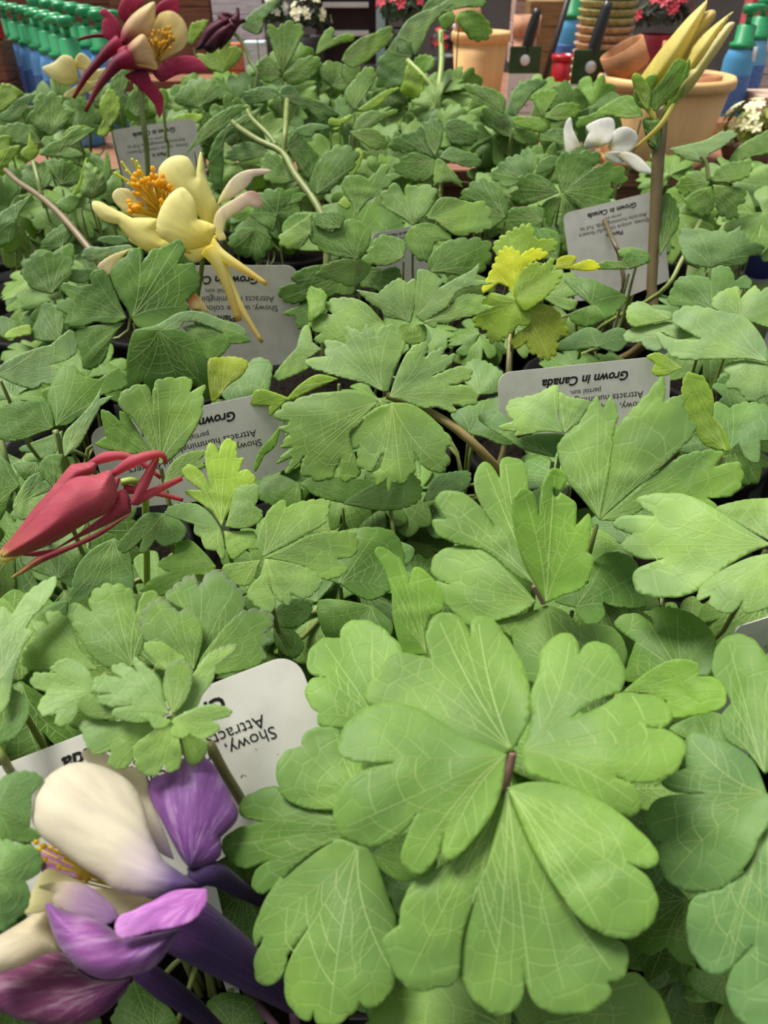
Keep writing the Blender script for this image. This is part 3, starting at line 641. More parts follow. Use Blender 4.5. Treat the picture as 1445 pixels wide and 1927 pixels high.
# rosette
L('G', .97, .72, [
 ('g', -6, '450,1110 380,1110 250,1110 140,1115 97,1080 110,1020 140,940 135,880 200,880 205,850 260,840 310,880 340,950 370,1030'),
 ('g', -4, '600,1100 520,1110 450,1080 390,1020 355,960 330,920 305,870 310,820 350,805 390,820 400,800 410,760 460,720 530,715 590,735 615,780 620,830 650,760 700,750 740,790 700,850 650,900 650,1000'),
 ('g*', -5, '900,1080 915,960 900,880 850,830 750,790 760,750 830,690 880,675 900,700 940,665 1000,655 1040,690 1100,750 1115,820 1090,870 1040,910 1000,1000'),
 ('g*', -2, '880,1110 800,1070 740,1000 660,980 630,930 640,850 680,800 740,785 800,820 860,830 905,880 920,960 905,1040'),
 ('g*', -2, '890,1100 920,1040 980,960 1040,890 1100,840 1170,830 1230,850 1245,900 1225,930 1235,975 1215,1000 1210,1060 1150,1100 1060,1120 980,1130')], lab='columbine with a tight rosette of purple-edged leaves above the purple flower')
L('G', .93, .72, [
 ('l', 3, '770,1310 745,1240 720,1150 660,1090 620,1050 600,1070 610,1100 570,1080 520,1080 505,1110 530,1130 460,1130 420,1160 425,1210 480,1210 440,1230 450,1260 510,1280 600,1270 520,1285 510,1320 560,1340 640,1350 720,1330'),
 ('l*', 2, '790,1310 830,1200 880,1120 930,1050 990,1010 1070,990 1060,1030 1000,1070 980,1110 975,1130 960,1170 920,1220 890,1280 830,1300'),
 ('p*', 4, '780,1310 745,1230 740,1160 760,1090 810,1062 860,1080 878,1130 860,1210 820,1280'),
 ('p', -1, '770,1120 700,1100 705,1080 650,1010 670,980 740,985 800,1030 840,1060'),
 ('l', 0, '440,1200 400,1110 330,1060 280,1060 225,1100 240,1120 160,1120 135,1160 150,1190 190,1210 170,1270 190,1320 240,1320 250,1360 310,1360 350,1310 360,1240 410,1220'),
 ('p', 1, '530,1300 480,1260 420,1218 360,1225 345,1270 370,1300 420,1330 520,1330'),
 ('l', 7, '785,1330 840,1300 920,1270 990,1265 1050,1290 1040,1320 980,1340 1000,1370 960,1410 910,1425 860,1400 830,1420 780,1410 770,1370'),
 ('l', 8, '780,1340 700,1310 640,1305 630,1320 665,1340 700,1375 750,1370')], cup=.04)
L('H', .95, .72, [
 ('l', 5, '780,10 640,60 520,70 400,65 350,80 370,130 390,185 430,225 480,225 490,270 540,295 590,270 620,200 690,120'),
 ('l', 6, '790,30 700,110 620,170 600,210 610,240 615,280 660,320 710,320 740,290 760,305 810,290 825,240 820,190 800,110'),
 ('p', 4, '800,60 830,200 850,260 890,270 930,230 945,170 900,150 840,120')], cup=.14)
L('G', .95, .65, [('s', 2, '0,1160 -60,1100 0,830 60,830 110,770 170,720 240,685 262,700 240,760 200,820 150,870 130,900 150,940 110,1000 90,1050 60,1150 40,1260 0,1300'),
                  ('b', 0, '20,1260 40,1200 90,1210 135,1260 130,1320 90,1400 30,1440 -40,1450 -40,1300')])
L('G', 1.12, .6, [('d', 0, '1230,860 1300,790 1410,800 1400,880 1330,920 1240,910'), ('d', 0, '1240,920 1330,930 1380,1000 1330,1060 1250,1000')])
L('H', .93, .65, [('b', 0, '-40,470 0,340 60,305 120,295 175,310 195,345 160,400 145,480 150,560 190,590 130,625 60,620 0,605'),
                  ('b', 1, '-40,780 0,610 80,625 160,640 195,700 180,760 130,800 140,860 120,930 60,990 0,1020')])
L('H', 1.28, .6, [('d', 0, '700,1480 510,1445 520,1380 560,1300 620,1240 700,1300 790,1400 800,1460')])
L('H', 1.32, .6, [('k', 0, '1050,1470 920,1445 930,1360 980,1310 1060,1300 1150,1330 1190,1390 1190,1450')])
L('H', 1.3, .6, [('d', 0, '400,1470 340,1440 370,1400 440,1400 460,1450')])
L('F', 1.04, .65, [('b', 0, '380,1090 250,1060 160,1010 0,900 60,850 130,880 180,985 300,970 430,975 400,1040'), ('d', -1, '440,1000 560,1000 520,1090 400,1120')])
L('F', 1.02, .6, [('d', 0, '560,330 430,210 520,190 640,230 740,290 700,360 640,400 520,440 450,380'), ('b', 2, '600,540 420,560 380,530 540,440 620,470 700,440 760,480 700,560')])
L('F', 1.0, .75, [('e', 0, '760,150 590,150 620,110 720,110 740,60 790,80 850,80 840,120')])
L('D', 1.08, .6, [('d', 0, '150,200 110,180 200,60 300,60 390,20 400,110 300,200 240,240'), ('d', 0, '60,560 -40,500 0,420 80,440 160,470')])
L('X', 1.1, .6, [('d', 0, '640,1100 560,1060 640,1000 740,1000 760,1080 700,1130'), ('d', 0, '700,1140 600,1130 620,1210 700,1240 740,1180')])
L('X', 1.12, .6, [('d', 0, '110,1090 40,1060 60,1010 130,1000 170,1050 150,1110'), ('e', 1, '120,1110 100,1180 150,1240 180,1180 170,1120')])
# ------------------------------------------------------------------ leaves of the rows behind
def many(view, k, t, rows, **kw):
    for r in rows:
        c, s = r[0], r[1]; kk = r[2] if len(r) > 2 else k
        L(view, kk, t, [(c, 0, s)], **kw)
TB = .72
L('B', .95, TB, [('b', 0, '365,520 290,550 240,560 190,570 160,510 220,480 290,470 350,490'),
                 ('b', 0, '365,515 380,470 430,465 480,520 560,540 640,580 690,620 680,640 610,640 600,680 560,640 500,580 400,560')])
L('B', 1.0, TB, [('g', 1, '380,400 340,300 300,200 290,150 310,130 360,150 380,120 430,110 490,140 500,180 470,240 430,320'),
                 ('g', 0, '380,400 430,340 500,310 560,300 600,340 570,390 530,430 440,465 390,430'),
                 ('g', 0, '375,405 340,340 300,300 250,330 215,400 240,430 320,450')])
many('B', 1.0, TB, [
 ('b', '240,190 160,150 190,90 260,30 340,-10 370,0 330,60 280,100 270,170'),
 ('t', '560,300 580,220 630,150 665,160 650,210 720,180 770,190 770,220 690,240 620,270'),
 ('p', '700,330 730,270 800,210 870,180 950,140 985,160 975,220 930,260 880,300 830,340 760,370'),
 ('g', '640,470 560,390 620,330 700,340 780,350 820,400 760,470 700,500', 1.04),
 ('s', '1000,200 1050,120 1120,70 1200,40 1280,0 1310,20 1240,80 1180,150 1140,240 1100,300 1080,240', .93),
 ('t', '1245,155 1230,100 1290,60 1320,80 1310,130 1270,160', .9),
 ('t', '1150,400 1090,340 1120,300 1170,295 1210,320 1200,370'),
 ('y', '1040,440 1060,340 1100,380 1150,420 1150,480 1110,540 1060,530 1020,500', .98),
 ('g', '770,600 730,560 720,500 760,440 810,380 850,355 890,390 880,450 830,520', .95),
 ('y', '790,595 850,550 940,490 1020,475 960,520 900,580 820,610', .94),
 ('g', '760,705 790,640 860,600 930,610 1000,590 1000,620 930,650 870,690 800,710', .95),
 ('p', '745,715 810,700 880,700 940,740 960,790 930,815 870,815 820,780 770,750', .93),
 ('b', '640,700 560,720 530,750 480,740 440,720 470,690 540,670 620,680', .95),
 ('y', '690,690 630,680 640,640 690,650 750,620 760,640 700,680 680,710 650,700', .94),
 ('b', '250,590 220,570 280,570 230,640 150,690 80,730 60,800 60,940 40,1040 0,1030 -30,900 0,780 60,700 150,640', .9),
 ('b', '310,830 240,860 150,880 65,860 100,800 180,770 260,790', .97),
 ('g', '470,980 400,1000 320,1000 270,960 255,900 280,840 340,830 420,900'),
 ('d', '400,800 420,740 470,720 520,780 580,850 590,920 550,1000 490,960 440,860', 1.05),
 ('e', '560,1060 525,1010 560,900 620,820 700,780 780,810 800,850 760,930 690,990 620,1050'),
 ('y', '770,950 740,950 760,860 790,800 820,840 800,900', 1.0),
 ('b', '1250,690 1290,650 1360,650 1420,680 1450,720 1420,790 1330,790 1270,760', 1.0),
 ('b', '1230,860 1290,800 1370,820 1440,840 1460,900 1380,910 1300,880', .98),
 ('l', '1260,880 1340,970 1360,1020 1300,990 1230,1000 1200,1010 1215,870', .95),
 ('d', '350,1180 330,1260 280,1230 200,1170 240,1110 230,1060 280,1030 360,1020 440,1030 510,1060 470,1100 400,1120', 1.02),
 ('d', '230,1240 320,1290 310,1350 260,1430 210,1400 150,1400 90,1340 80,1300 150,1240', 1.08),
 ('g', '1040,1400 950,1445 810,1430 850,1350 900,1280 970,1280 1050,1320', 1.02),
 ('e', '1180,1480 1170,1420 1220,1350 1300,1300 1445,1290 1520,1330 1500,1450 1400,1500', 1.04)])
L('B', .98, TB, [('b', 2, '1090,300 1060,340 1050,440 1000,480 940,490 890,470 885,390 900,320 950,270 1000,200 1060,190 1110,240'),
                 ('d', -6, '900,480 860,520 820,640 900,640 1000,620 1060,560 1020,480')])
L('B', 1.0, TB, [('d', 0, '1210,860 1100,820 1020,830 950,800 1000,740 1100,710 1140,680 1160,780'),
                 ('d', 1, '1210,870 1100,830 1020,860 975,910 1010,950 1060,980 1150,990 1220,930'),
                 ('d', 2, '1210,850 1150,760 1140,680 1190,640 1240,650 1255,720 1240,800')])
L('B', .97, TB, [('g', 0, '780,1170 760,1110 720,1060 700,1010 720,960 790,950 850,970 900,920 930,880 960,900 960,940 1040,950 980,990 900,1060 850,1090 800,1150')])
L('B', .97, TB, [('g', 0, '1090,1230 1000,1170 920,1120 910,1050 960,1010 1000,990 1040,1060 1060,990 1080,1010 1160,1000 1220,1020 1210,1090 1160,1170'),
                 ('p', 3, '1165,1190 1200,1120 1240,1075 1320,1075 1400,1100 1445,1090 1500,1110 1520,1240 1400,1280 1320,1280 1260,1240 1210,1200'),
                 ('g', 2, '1085,1230 1160,1210 1230,1230 1300,1280 1310,1310 1230,1310 1200,1350 1170,1430 1110,1410 1060,1340 1050,1280')])
L('B', .98, TB, [('g', 0, '790,1410 700,1400 600,1370 530,1310 520,1250 540,1180 570,1230 640,1260 710,1200 780,1190 830,1220 860,1270 850,1340'),
                 ('p', 2, '540,1260 500,1330 440,1360 370,1340 360,1280 420,1240 500,1190 540,1160'),
                 ('e', 3, '700,1240 620,1250 560,1230 545,1170 600,1150 680,1150 720,1180'),
                 ('y', 3, '735,1140 680,1110 720,1065 750,1120')])
L('B', 1.0, TB, [('g', 0, '790,1415 860,1440 840,1500 760,1560 660,1530 560,1500 600,1440 700,1410')])
# right rows
L('C', .98, .75, [
 ('e', 1, '575,815 555,760 550,690 580,640 660,630 730,640 745,670 700,720 640,770'),
 ('e', 2, '580,812 680,730 760,680 810,690 850,720 855,760 820,780 780,770 800,800 780,840 795,880 740,920 680,900 620,850'),
 ('e', 1, '580,818 640,870 680,920 715,960 710,1000 670,1010 670,1050 620,1070 575,1050 565,980 575,900'),
 ('e', 0, '572,822 550,900 530,960 500,920 490,870 520,840'),
 ('e', 2, '565,812 500,840 430,865 375,855 350,820 390,790 380,750 450,730 520,760')])
many('C', 1.0, TB, [
 ('t', '145,50 200,40 260,80 285,130 260,170 200,175 160,130 130,80', .9),
 ('b', '-20,60 30,-10 180,-30 260,-10 240,30 160,35 60,60 20,110', .92),
 ('b', '575,665 550,700 500,730 465,730 480,680 530,655', 1.02),
 ('b', '430,765 350,790 300,770 275,740 320,680 380,650 420,670 440,720', 1.02),
 ('b', '380,490 350,480 355,430 380,370 430,335 490,330 515,350 460,390 420,440', .95),
 ('g', '330,480 250,440 190,460 200,400 150,370 180,350 240,360 300,380 340,420', 1.0),
 ('d', '410,600 300,560 230,500 260,440 340,450 400,500', 1.05),
 ('g', '365,540 430,540 480,570 470,610 390,600', 1.0),
 ('t', '915,490 850,500 790,490 740,495 680,530 640,540 640,500 700,480 760,440 830,405 880,410 915,470', .9),
 ('s', '1170,685 1090,670 1030,630 1100,610 1180,590 1260,550 1320,560 1270,610 1200,650', .9),
 ('g', '1310,690 1280,680 1320,620 1400,570 1480,540 1480,640 1380,660', .9),
 ('d', '990,1080 980,1000 990,830 1040,820 1070,880 1070,950 1040,1000', 1.05),
 ('b', '1200,1130 1100,1100 1060,980 1130,960 1220,970 1300,970 1340,950 1350,1000 1420,1030 1440,1060 1380,1080 1330,1120', 1.0),
 ('e', '340,920 270,960 240,850 180,850 140,830 190,770 250,750 310,800 350,870', 1.02),
 ('e', '500,930 480,970 400,990 330,980 290,940 350,880 440,870 500,880', 1.03),
 ('e', '560,1100 420,1080 330,1020 420,960 560,980', 1.05),
 ('d', '620,620 520,600 440,600 470,560 560,540 640,560', 1.06),
 ('g', '900,1090 860,1070 830,1090 810,1060 860,1040 930,1060 950,1100 900,1120 840,1110', .97)])
L('C', .95, TB, [('t', 1, '490,492 455,430 460,390 510,375 555,380 555,410 520,460'), ('t', 2, '500,495 560,440 620,430 655,450 640,490 580,510 530,505'),
                 ('t', 0, '490,495 530,520 500,560 440,550 370,520 380,490 430,490')])
L('C', .92, .75, [('g', 1, '1200,770 1170,725 1110,725 1070,760 1060,800 1090,830 1110,820 1180,800'), ('g', 1, '1210,765 1230,710 1300,680 1375,680 1370,740 1300,770'),
                  ('g', 2, '1212,778 1290,785 1350,800 1350,850 1315,870 1320,920 1270,925 1230,890'), ('g', 2, '1205,785 1220,860 1190,915 1120,900 1090,850 1130,810')])
# left rows
L('A', .97, TB, [('g', 0, '270,740 200,700 150,640 180,580 200,520 270,495 340,520 350,590 410,600 370,660 310,720')])
many('A', 1.0, TB, [
 ('y', '100,530 0,610 -30,560 0,460 50,455 110,490 130,510', 1.0),
 ('b', '160,570 100,650 40,665 -20,640 40,590 110,530 190,510', .97),
 ('g', '230,780 130,790 0,760 -30,700 80,665 150,680 190,720', .97),
 ('y', '165,880 120,850 115,820 150,790 160,720 175,760 210,820 200,850', .95),
 ('y', '50,800 110,790 90,840 50,880 30,950 -20,950 -20,760 60,740', .97),
 ('g', '300,850 215,840 270,780 330,760 400,700 470,690 520,700 450,760 370,800 430,820 450,850 370,860', .97),
 ('y', '420,740 340,740 380,690 440,680 480,690', 1.0),
 ('e', '330,1010 280,950 230,880 300,860 400,880 440,940 420,1000', 1.03),
 ('e', '220,1040 150,1030 110,950 150,890 230,880 280,930 270,1000', 1.03),
 ('y', '600,690 580,740 530,730 560,650 540,560 590,480 630,500 655,560 640,640', .95),
 ('e', '640,560 610,500 600,440 640,390 700,365 710,400 690,480', .97),
 ('e', '740,640 690,590 700,510 760,480 800,520 800,600', .97),
 ('y', '1010,690 930,660 980,620 1100,620 1090,660', 1.0),
 ('y', '1210,400 1130,370 1060,310 1080,290 1120,300 1140,260 1190,270 1230,190 1260,200 1250,250 1300,250 1320,300 1270,360', .97),
 ('y', '1050,240 1020,230 1030,150 1050,120 1130,105 1120,150 1080,200', 1.0),
 ('g', '1080,590 950,560 980,480 1060,420 1150,430 1220,480 1280,540 1180,540', 1.0),
 ('g', '1050,800 1000,850 1060,760 1100,690 1180,620 1280,570 1350,580 1270,640 1220,700 1180,720 1120,760', .93),
 ('b', '90,1200 80,1300 20,1340 -20,1300 -20,1180 60,1120 170,1060 130,1120', 1.0),
 ('d', '340,1350 260,1370 215,1340 260,1270 330,1220 400,1200 400,1270', 1.06),
 ('d', '280,1600 160,1560 110,1450 150,1390 230,1370 350,1370 400,1420 380,1520', 1.08),
 ('s', '640,1400 500,1425 440,1390 480,1340 560,1345 700,1330 720,1360', 1.0),
 ('b', '700,1320 620,1335 530,1310 560,1285 660,1285', 1.02),
 ('g', '430,1110 370,1165 300,1110 370,1060 430,1070', 1.0),
 ('y', '450,960 440,1040 395,1060 430,980 460,870 480,860', .97),
 ('g', '560,1000 600,960 600,870 575,820 560,940', .95)])
L('A', .94, .85, [('l', 0, '500,1085 440,1050 450,960 460,880 500,890 540,920 580,990 570,1050')], bulge=.3, cup=0)
L('D', 1.05, .65, [('b', 0, '300,170 340,135 400,160 500,160 520,200 450,240 380,230 320,200')])
L('X', 1.1, .6, [('e', 0, '660,470 600,440 590,400 640,380 720,390 760,430 740,480'), ('g', 0, '660,470 560,470 530,430 560,400 620,410')])

build_leaves()

# ------------------------------------------------------------------ flowers
def flower(cx, cy, D, label, name='flower', foot=None):
    w = P(cx, cy, D); pl = plant_near(w if foot is None else P(*foot), True); pl['fl'] = label
    return empty(name, w, pl['e']), pl
def petal(fl, view, D, t, grad, s, name='petal', mat=None, sx=0.0, sz=0.0, **kw):
    q = pts(view, s); w = P(q[0][0], q[0][1], D); SEED[0] += 1
    a = dict(cup=.08, pillow=.03, ruffle=.03, thick=.0004); a.update(kw)
    g = blade(name, q, q[0], D, leaf_normal(w, t, sx, sz), mat or M_PETAL, fl, None, seed=SEED[0], leaf=False, grad=grad, raw=True, **a)
    keep(g['V'], g['D']); SHEETS.append(sheet(g['X'][:g['nv']], g['faces'][:g['ntri']]))
    return mesh_obj(name, g['X'], g['faces'], mat or M_PETAL, fl, True, None, g['attrs'])
def ptube(fl, view, path, rad, cols, name='spur', sides=10, n=18):
    """path: (x, y, depth) triples read in a view; radii in metres"""
    x0, y0, k = VW[view]
    w = [P(x/k+x0, y/k+y0, d) for x, y, d in path]; q = curve_pts([(x/k+x0, y/k+y0, d) for x, y, d in path], 60); keep(q[:, :2], q[:, 2])
    return tube(name, curve_pts(w, n), rad, M_PETAL, fl, None, sides, cols)
def stamens(fl, view, base, tips, D0, D1, r, c_fil, c_ant, ant=2.2, seed=1):
    """thin filaments ending in small anthers, joined as one part"""
    x0, y0, k = VW[view]; rr = random.Random(seed); V_, F_, C_ = [], [], []
    def ring_tube(p, rad, col):
        b = len(V_); n = len(p); tg = np.gradient(p, axis=0); tg /= np.linalg.norm(tg, axis=1)[:, None]+1e-9
        for i in range(n):
            u = np.cross(tg[i], [.3, .8, .4]); u /= np.linalg.norm(u)+1e-9; w = np.cross(tg[i], u)
            for j in range(5):
                a = 2*math.pi*j/5; V_.append(p[i]+rad[i]*(math.cos(a)*u+math.sin(a)*w)); C_.append(col)
        for i in range(n-1):
            for j in range(5): F_.append((b+i*5+j, b+i*5+(j+1) % 5, b+(i+1)*5+(j+1) % 5, b+(i+1)*5+j))
    for (tx, ty) in tips:
        a = P(base[0]/k+x0+rr.uniform(-6, 6), base[1]/k+y0+rr.uniform(-4, 4), D0)
        e = P(tx/k+x0, ty/k+y0, D1+rr.uniform(-.004, .004)); m = (a+e)/2+rr.uniform(-1, 1)*.001*RIGHT
        ring_tube(curve_pts([a, m, e], 6), [r]*7, c_fil)
        d = (e-a)/np.linalg.norm(e-a)
        ring_tube(np.array([e-d*r*ant*.8, e-d*r*ant*.5, e, e+d*r*ant*.9, e+d*r*ant*1.3]), [r*.4, r*ant*.8, r*ant, r*ant*.7, r*.1], c_ant)
    cc = np.array([(*s2l(c), 1) for c in C_])
    o = mesh_obj('stamens', V_, F_, M_PETAL, fl, True, None, {'pc': ('FLOAT_COLOR', cc)}); o['kind'] = 'stuff'
    return o
CRM, CRM2 = (232, 225, 203), (220, 208, 172)
PU, PU2, PUD, MG = (164, 98, 166), (122, 70, 138), (70, 46, 98), (122, 58, 96)
# purple and white flower, front row
fl, pl = flower(330, 1690, .172, 'columbine with a large purple and cream flower, beside the tag lettered Showy')
gw = [(0, PUD), (.14, (120, 96, 150)), (.30, (222, 208, 214)), (.5, CRM), (1, CRM)]
petal(fl, 'H', .172, .75, gw, '900,815 800,745 740,700 690,600 660,480 620,390 560,325 450,272 370,258 300,270 220,320 165,400 147,480 150,540 190,600 270,660 380,740 460,790 510,830 600,860 700,870 800,860', off=.004, bulge=.12, cup=.04, fold=-.08)
petal(fl, 'H', .182, .8, [(0, (150, 130, 160)), (.4, CRM), (1, CRM)], '790,700 740,560 690,440 650,300 560,270 440,195 370,230 500,330 620,420 700,640')
petal(fl, 'H', .178, .85, [(0, PUD), (.25, PU2), (1, (160, 108, 178))], '860,742 825,700 790,640 740,540 690,450 670,370 690,330 760,300 830,240 900,230 960,260 1010,340 1060,430 1080,490 1060,540 1000,600 1000,680 940,725', 'sepal', M_PURPLE, bulge=.10, fold=-.22)
petal(fl, 'H', .176, .7, [(0, CRM2), (.5, (236, 228, 190)), (1, (224, 220, 160))], '690,880 560,840 420,830 260,750 190,760 110,920 100,945 210,930 300,830 430,850 530,950 620,930', ruffle=.05)
petal(fl, 'H', .166, .85, [(0, PUD), (.3, PU2), (.7, PU), (1, (150, 92, 165))], '820,1010 700,1035 560,1058 480,995 400,960 300,935 212,895 220,970 260,1080 320,1160 400,1220 490,1245 600,1225 700,1185 770,1100', 'sepal', M_PURPLE, bulge=.35, cup=0)
petal(fl, 'H', .164, .6, [(0, (190, 110, 190)), (.6, (196, 120, 200)), (1, (214, 150, 214))], '937,832 935,900 880,970 800,1005 700,1022 560,1058 520,1015 540,955 600,932 700,882 800,838', 'sepal_edge', M_PURPLE, cup=-.1, ruffle=.05)
petal(fl, 'H', .168, .75, [(0, (150, 110, 165)), (.5, (178, 148, 176)), (.85, (206, 196, 160)), (1, (222, 220, 150))], '535,965 520,920 470,870 400,820 330,800 250,800 175,825 250,850 235,890 300,935 400,968 480,995', off=.002)
petal(fl, 'H', .176, .7, [(0, CRM2), (1, CRM)], '240,1010 205,915 100,980 0,1040 -80,1090 -80,1250 0,1212 100,1182 200,1130 275,1112', bulge=.2)
petal(fl, 'H', .184, .75, [(0, (86, 40, 92)), (.5, MG), (1, (124, 62, 100))], '600,1235 500,1250 420,1240 340,1190 280,1120 200,1128 100,1182 0,1212 -80,1240 -80,1380 0,1392 100,1430 250,1450 380,1442 480,1392 560,1310', 'sepal', M_PURPLE, bulge=.15)
petal(fl, 'H', .19, .75, [(0, MG), (1, (150, 80, 130))], '400,800 340,700 260,640 190,650 190,760 260,770', 'sepal', M_PURPLE)
ptube(fl, 'H', [(740, 960, .176), (860, 1010, .178), (1010, 1110, .183), (1180, 1230, .19), (1330, 1340, .2)], [.0058, .0066, .0058, .0044, .003], [PU2, PUD, PUD, (56, 34, 74)], n=24, sides=16)
ptube(fl, 'H', [(860, 790, .180), (960, 760, .182), (1080, 830, .19), (1210, 900, .2)], [.0028, .003, .0022, .0016], [PUD, (60, 42, 84), (48, 30, 62)])
ptube(fl, 'H', [(640, 1200, .182), (760, 1290, .188), (870, 1370, .195), (990, 1480, .2)], [.0026, .003, .0026, .002], [(96, 64, 118), (58, 38, 82), (50, 30, 70)])
stamens(fl, 'H', (600, 850), [(165, 620), (200, 640), (230, 650), (260, 665), (205, 700), (270, 735), (300, 700), (380, 760), (395, 790), (420, 755), (455, 795), (440, 760), (365, 780), (300, 780), (180, 655), (410, 775), (345, 745)], .176, .181, .00025, (225, 205, 90), (232, 200, 40), 3.0, 3)
tube('flower_stalk', curve_pts([P(552, 1890, .2), P(545, 1960, .22), pl['p']], 10), .0014, M_STALK, fl, s2l((96, 70, 84)))
PURPLE = pl
# closed pink bud
fl, pl = flower(120, 960, .262, 'columbine with a closed pink-red bud with curling spurs')
PK, PK2, PKD = (216, 106, 120), (196, 82, 102), (138, 46, 68)
gp = [(0, PK), (.6, PK2), (.93, (196, 100, 96)), (1, (224, 210, 120))]
bk = dict(cup=0.0, pillow=.1, ruffle=.015)
petal(fl, 'G', .262, .9, gp, '430,215 430,170 340,175 310,190 230,290 150,380 60,500 0,570 20,600 100,540 200,440 300,320 380,240', bulge=.12, **bk)
petal(fl, 'G', .258, .9, gp, '525,262 500,205 430,225 330,240 260,300 150,430 60,520 10,590 40,600 130,580 250,530 400,440 480,400 530,330', bulge=.28, **bk)
petal(fl, 'G', .262, .9, [(0, PK2), (1, PK2)], '595,395 590,330 560,290 520,310 480,400 400,460 250,560 90,585 170,595 240,570 350,515 500,445', bulge=.2, **bk)
petal(fl, 'G', .266, .9, [(0, PK2), (.7, PK2), (1, (226, 200, 120))], '595,395 450,480 300,550 180,590 110,640 50,690 90,680 190,625 300,575 450,505 580,412', 'sepal', bulge=.2, **bk)
petal(fl, 'G', .257, .9, [(0, (226, 214, 130)), (1, (232, 222, 120))], '100,590 70,548 0,572 -20,585 20,625', 'petal_tip', **bk)
petal(fl, 'G', .264, .9, [(0, PK2), (1, PK2)], '520,320 545,245 525,240 500,300', **bk)
for path, r in (([(400, 180, .266), (480, 145, .266), (570, 140, .267), (640, 170, .268), (730, 240, .27)], [.0010, .0021, .0014, .0011, .0007]),
                ([(510, 222, .258), (600, 165, .257), (700, 132, .257), (740, 140, .258), (752, 175, .259)], [.0012, .0021, .0015, .0010, .0007]),
                ([(600, 360, .26), (650, 270, .26), (690, 190, .258), (712, 150, .257)], [.0010, .0019, .0014, .0009]),
                ([(610, 345, .262), (720, 290, .263), (825, 240, .265)], [.0019, .0014, .0009]),
                ([(560, 290, .268), (650, 298, .27), (740, 315, .272), (830, 340, .274)], [.0018, .0013, .0010, .0007])):
    ptube(fl, 'G', path, r, [PK2, PK, (206, 96, 100), (196, 70, 74)])
tube('flower_stalk', curve_pts([P(228, 908, .266), P(250, 905, .268), P(268, 920, .275), P(275, 990, .29), pl['p']], 16), .0014, M_STALK, fl, s2l((150, 176, 70)))
# pale yellow flower
fl, pl = flower(340, 420, .47, 'columbine with an open pale yellow flower full of golden stamens')
YL, YL2 = (255, 249, 168), (255, 242, 124)
gy = [(0, YL2), (.5, YL), (1, (255, 250, 186))]
petal(fl, 'A', .468, .9, gy, '1140,1330 1155,1300 1170,1230 1075,1190 1065,1110 1040,1060 990,1018 930,1050 880,1120 850,1210 860,1270 900,1310 1020,1360', off=.012, bulge=.07)
petal(fl, 'A', .478, .9, gy, '1150,1290 1185,1140 1150,1040 1110,940 1105,860 1090,825 1075,880 1065,960 1055,910 1020,855 960,845 900,870 860,930 880,1020 950,1060 1050,1130', bulge=.06)
petal(fl, 'A', .466, .85, gy, '1050,1380 1000,1340 880,1300 845,1250 850,1190 720,1185 620,1135 540,1095 500,1100 510,1150 560,1200 640,1220 680,1270 740,1330 800,1360', off=.006, bulge=.075)
petal(fl, 'A', .477, .8, [(0, YL2), (1, (250, 242, 190))], '850,1180 790,1140 740,1080 700,1030 640,1025 610,1060 630,1110 700,1170 780,1195')
petal(fl, 'A', .476, .8, gy, '870,1160 960,1050 950,960 900,940 850,980 830,1080')
petal(fl, 'A', .474, .8, [(0, YL), (.35, (250, 240, 205)), (1, (248, 232, 216))], '1180,1115 1200,1060 1260,970 1340,925 1445,918 1472,935 1380,962 1340,1020 1260,1080', 'sepal')
petal(fl, 'A', .470, .8, [(0, YL), (.4, (250, 238, 200)), (.85, (246, 226, 204)), (1, (206, 160, 140))], '1190,1310 1160,1240 1180,1150 1260,1090 1350,1040 1400,1050 1430,1110 1400,1130 1350,1120 1290,1160 1230,1200 1215,1260 1230,1300', 'sepal')
petal(fl, 'D', .466, .9, gy, '1180,-20 1010,-20 1000,80 1060,130 1110,95 1165,85')
petal(fl, 'D', .468, .9, gy, '960,-30 900,40 830,75 760,45 700,0 760,-60')
petal(fl, 'D', .472, .8, [(0, YL), (1, (240, 226, 190))], '720,40 700,55 600,90 530,150 600,195 640,130', 'sepal')
petal(fl, 'D', .472, .8, [(0, YL), (.6, (236, 214, 150)), (.85, (190, 120, 60)), (1, (130, 80, 40))], '1145,405 1065,295 1020,320 1040,380 1090,385', 'sepal')
for path, r in (([(1140, 20, .468), (1200, 80, .468), (1320, 160, .468), (1450, 245, .468)], [.0044, .0034, .0026, .0014]),
                ([(1130, 60, .466), (1180, 130, .466), (1240, 270, .468), (1300, 445, .472)], [.0050, .0036, .0028, .0022]),
                ([(1190, 90, .472), (1240, 220, .472), (1320, 390, .472), (1425, 562, .474)], [.0040, .0030, .0022, .0012])):
    ptube(fl, 'D', path, r, [YL2, YL, (238, 220, 130), (232, 206, 110)])
rr = random.Random(5); tips = []
for i in range(54):
    a = rr.uniform(-.5, 3.6); q = rr.uniform(.25, 1)**.6
    tips.append((825+math.cos(a)*125*q, 1060-math.sin(a)*150*q+rr.uniform(-10, 60)))
stamens(fl, 'A', (880, 1180), tips, .474, .464, .0006, (248, 220, 70), (250, 204, 44), 2.9, 8)
stamens(fl, 'A', (840, 1080), [(630, 945), (665, 885), (720, 870), (745, 880), (690, 930), (655, 960), (760, 910), (700, 1000)], .474, .468, .0008, (226, 222, 70), (236, 232, 110), 1.2, 9)
tube('flower_stalk', curve_pts([P(375, 462, .476), P(380, 500, .482), P(372, 640, .52), pl['p']], 12), .0016, M_STALK, fl, s2l((120, 140, 66)))
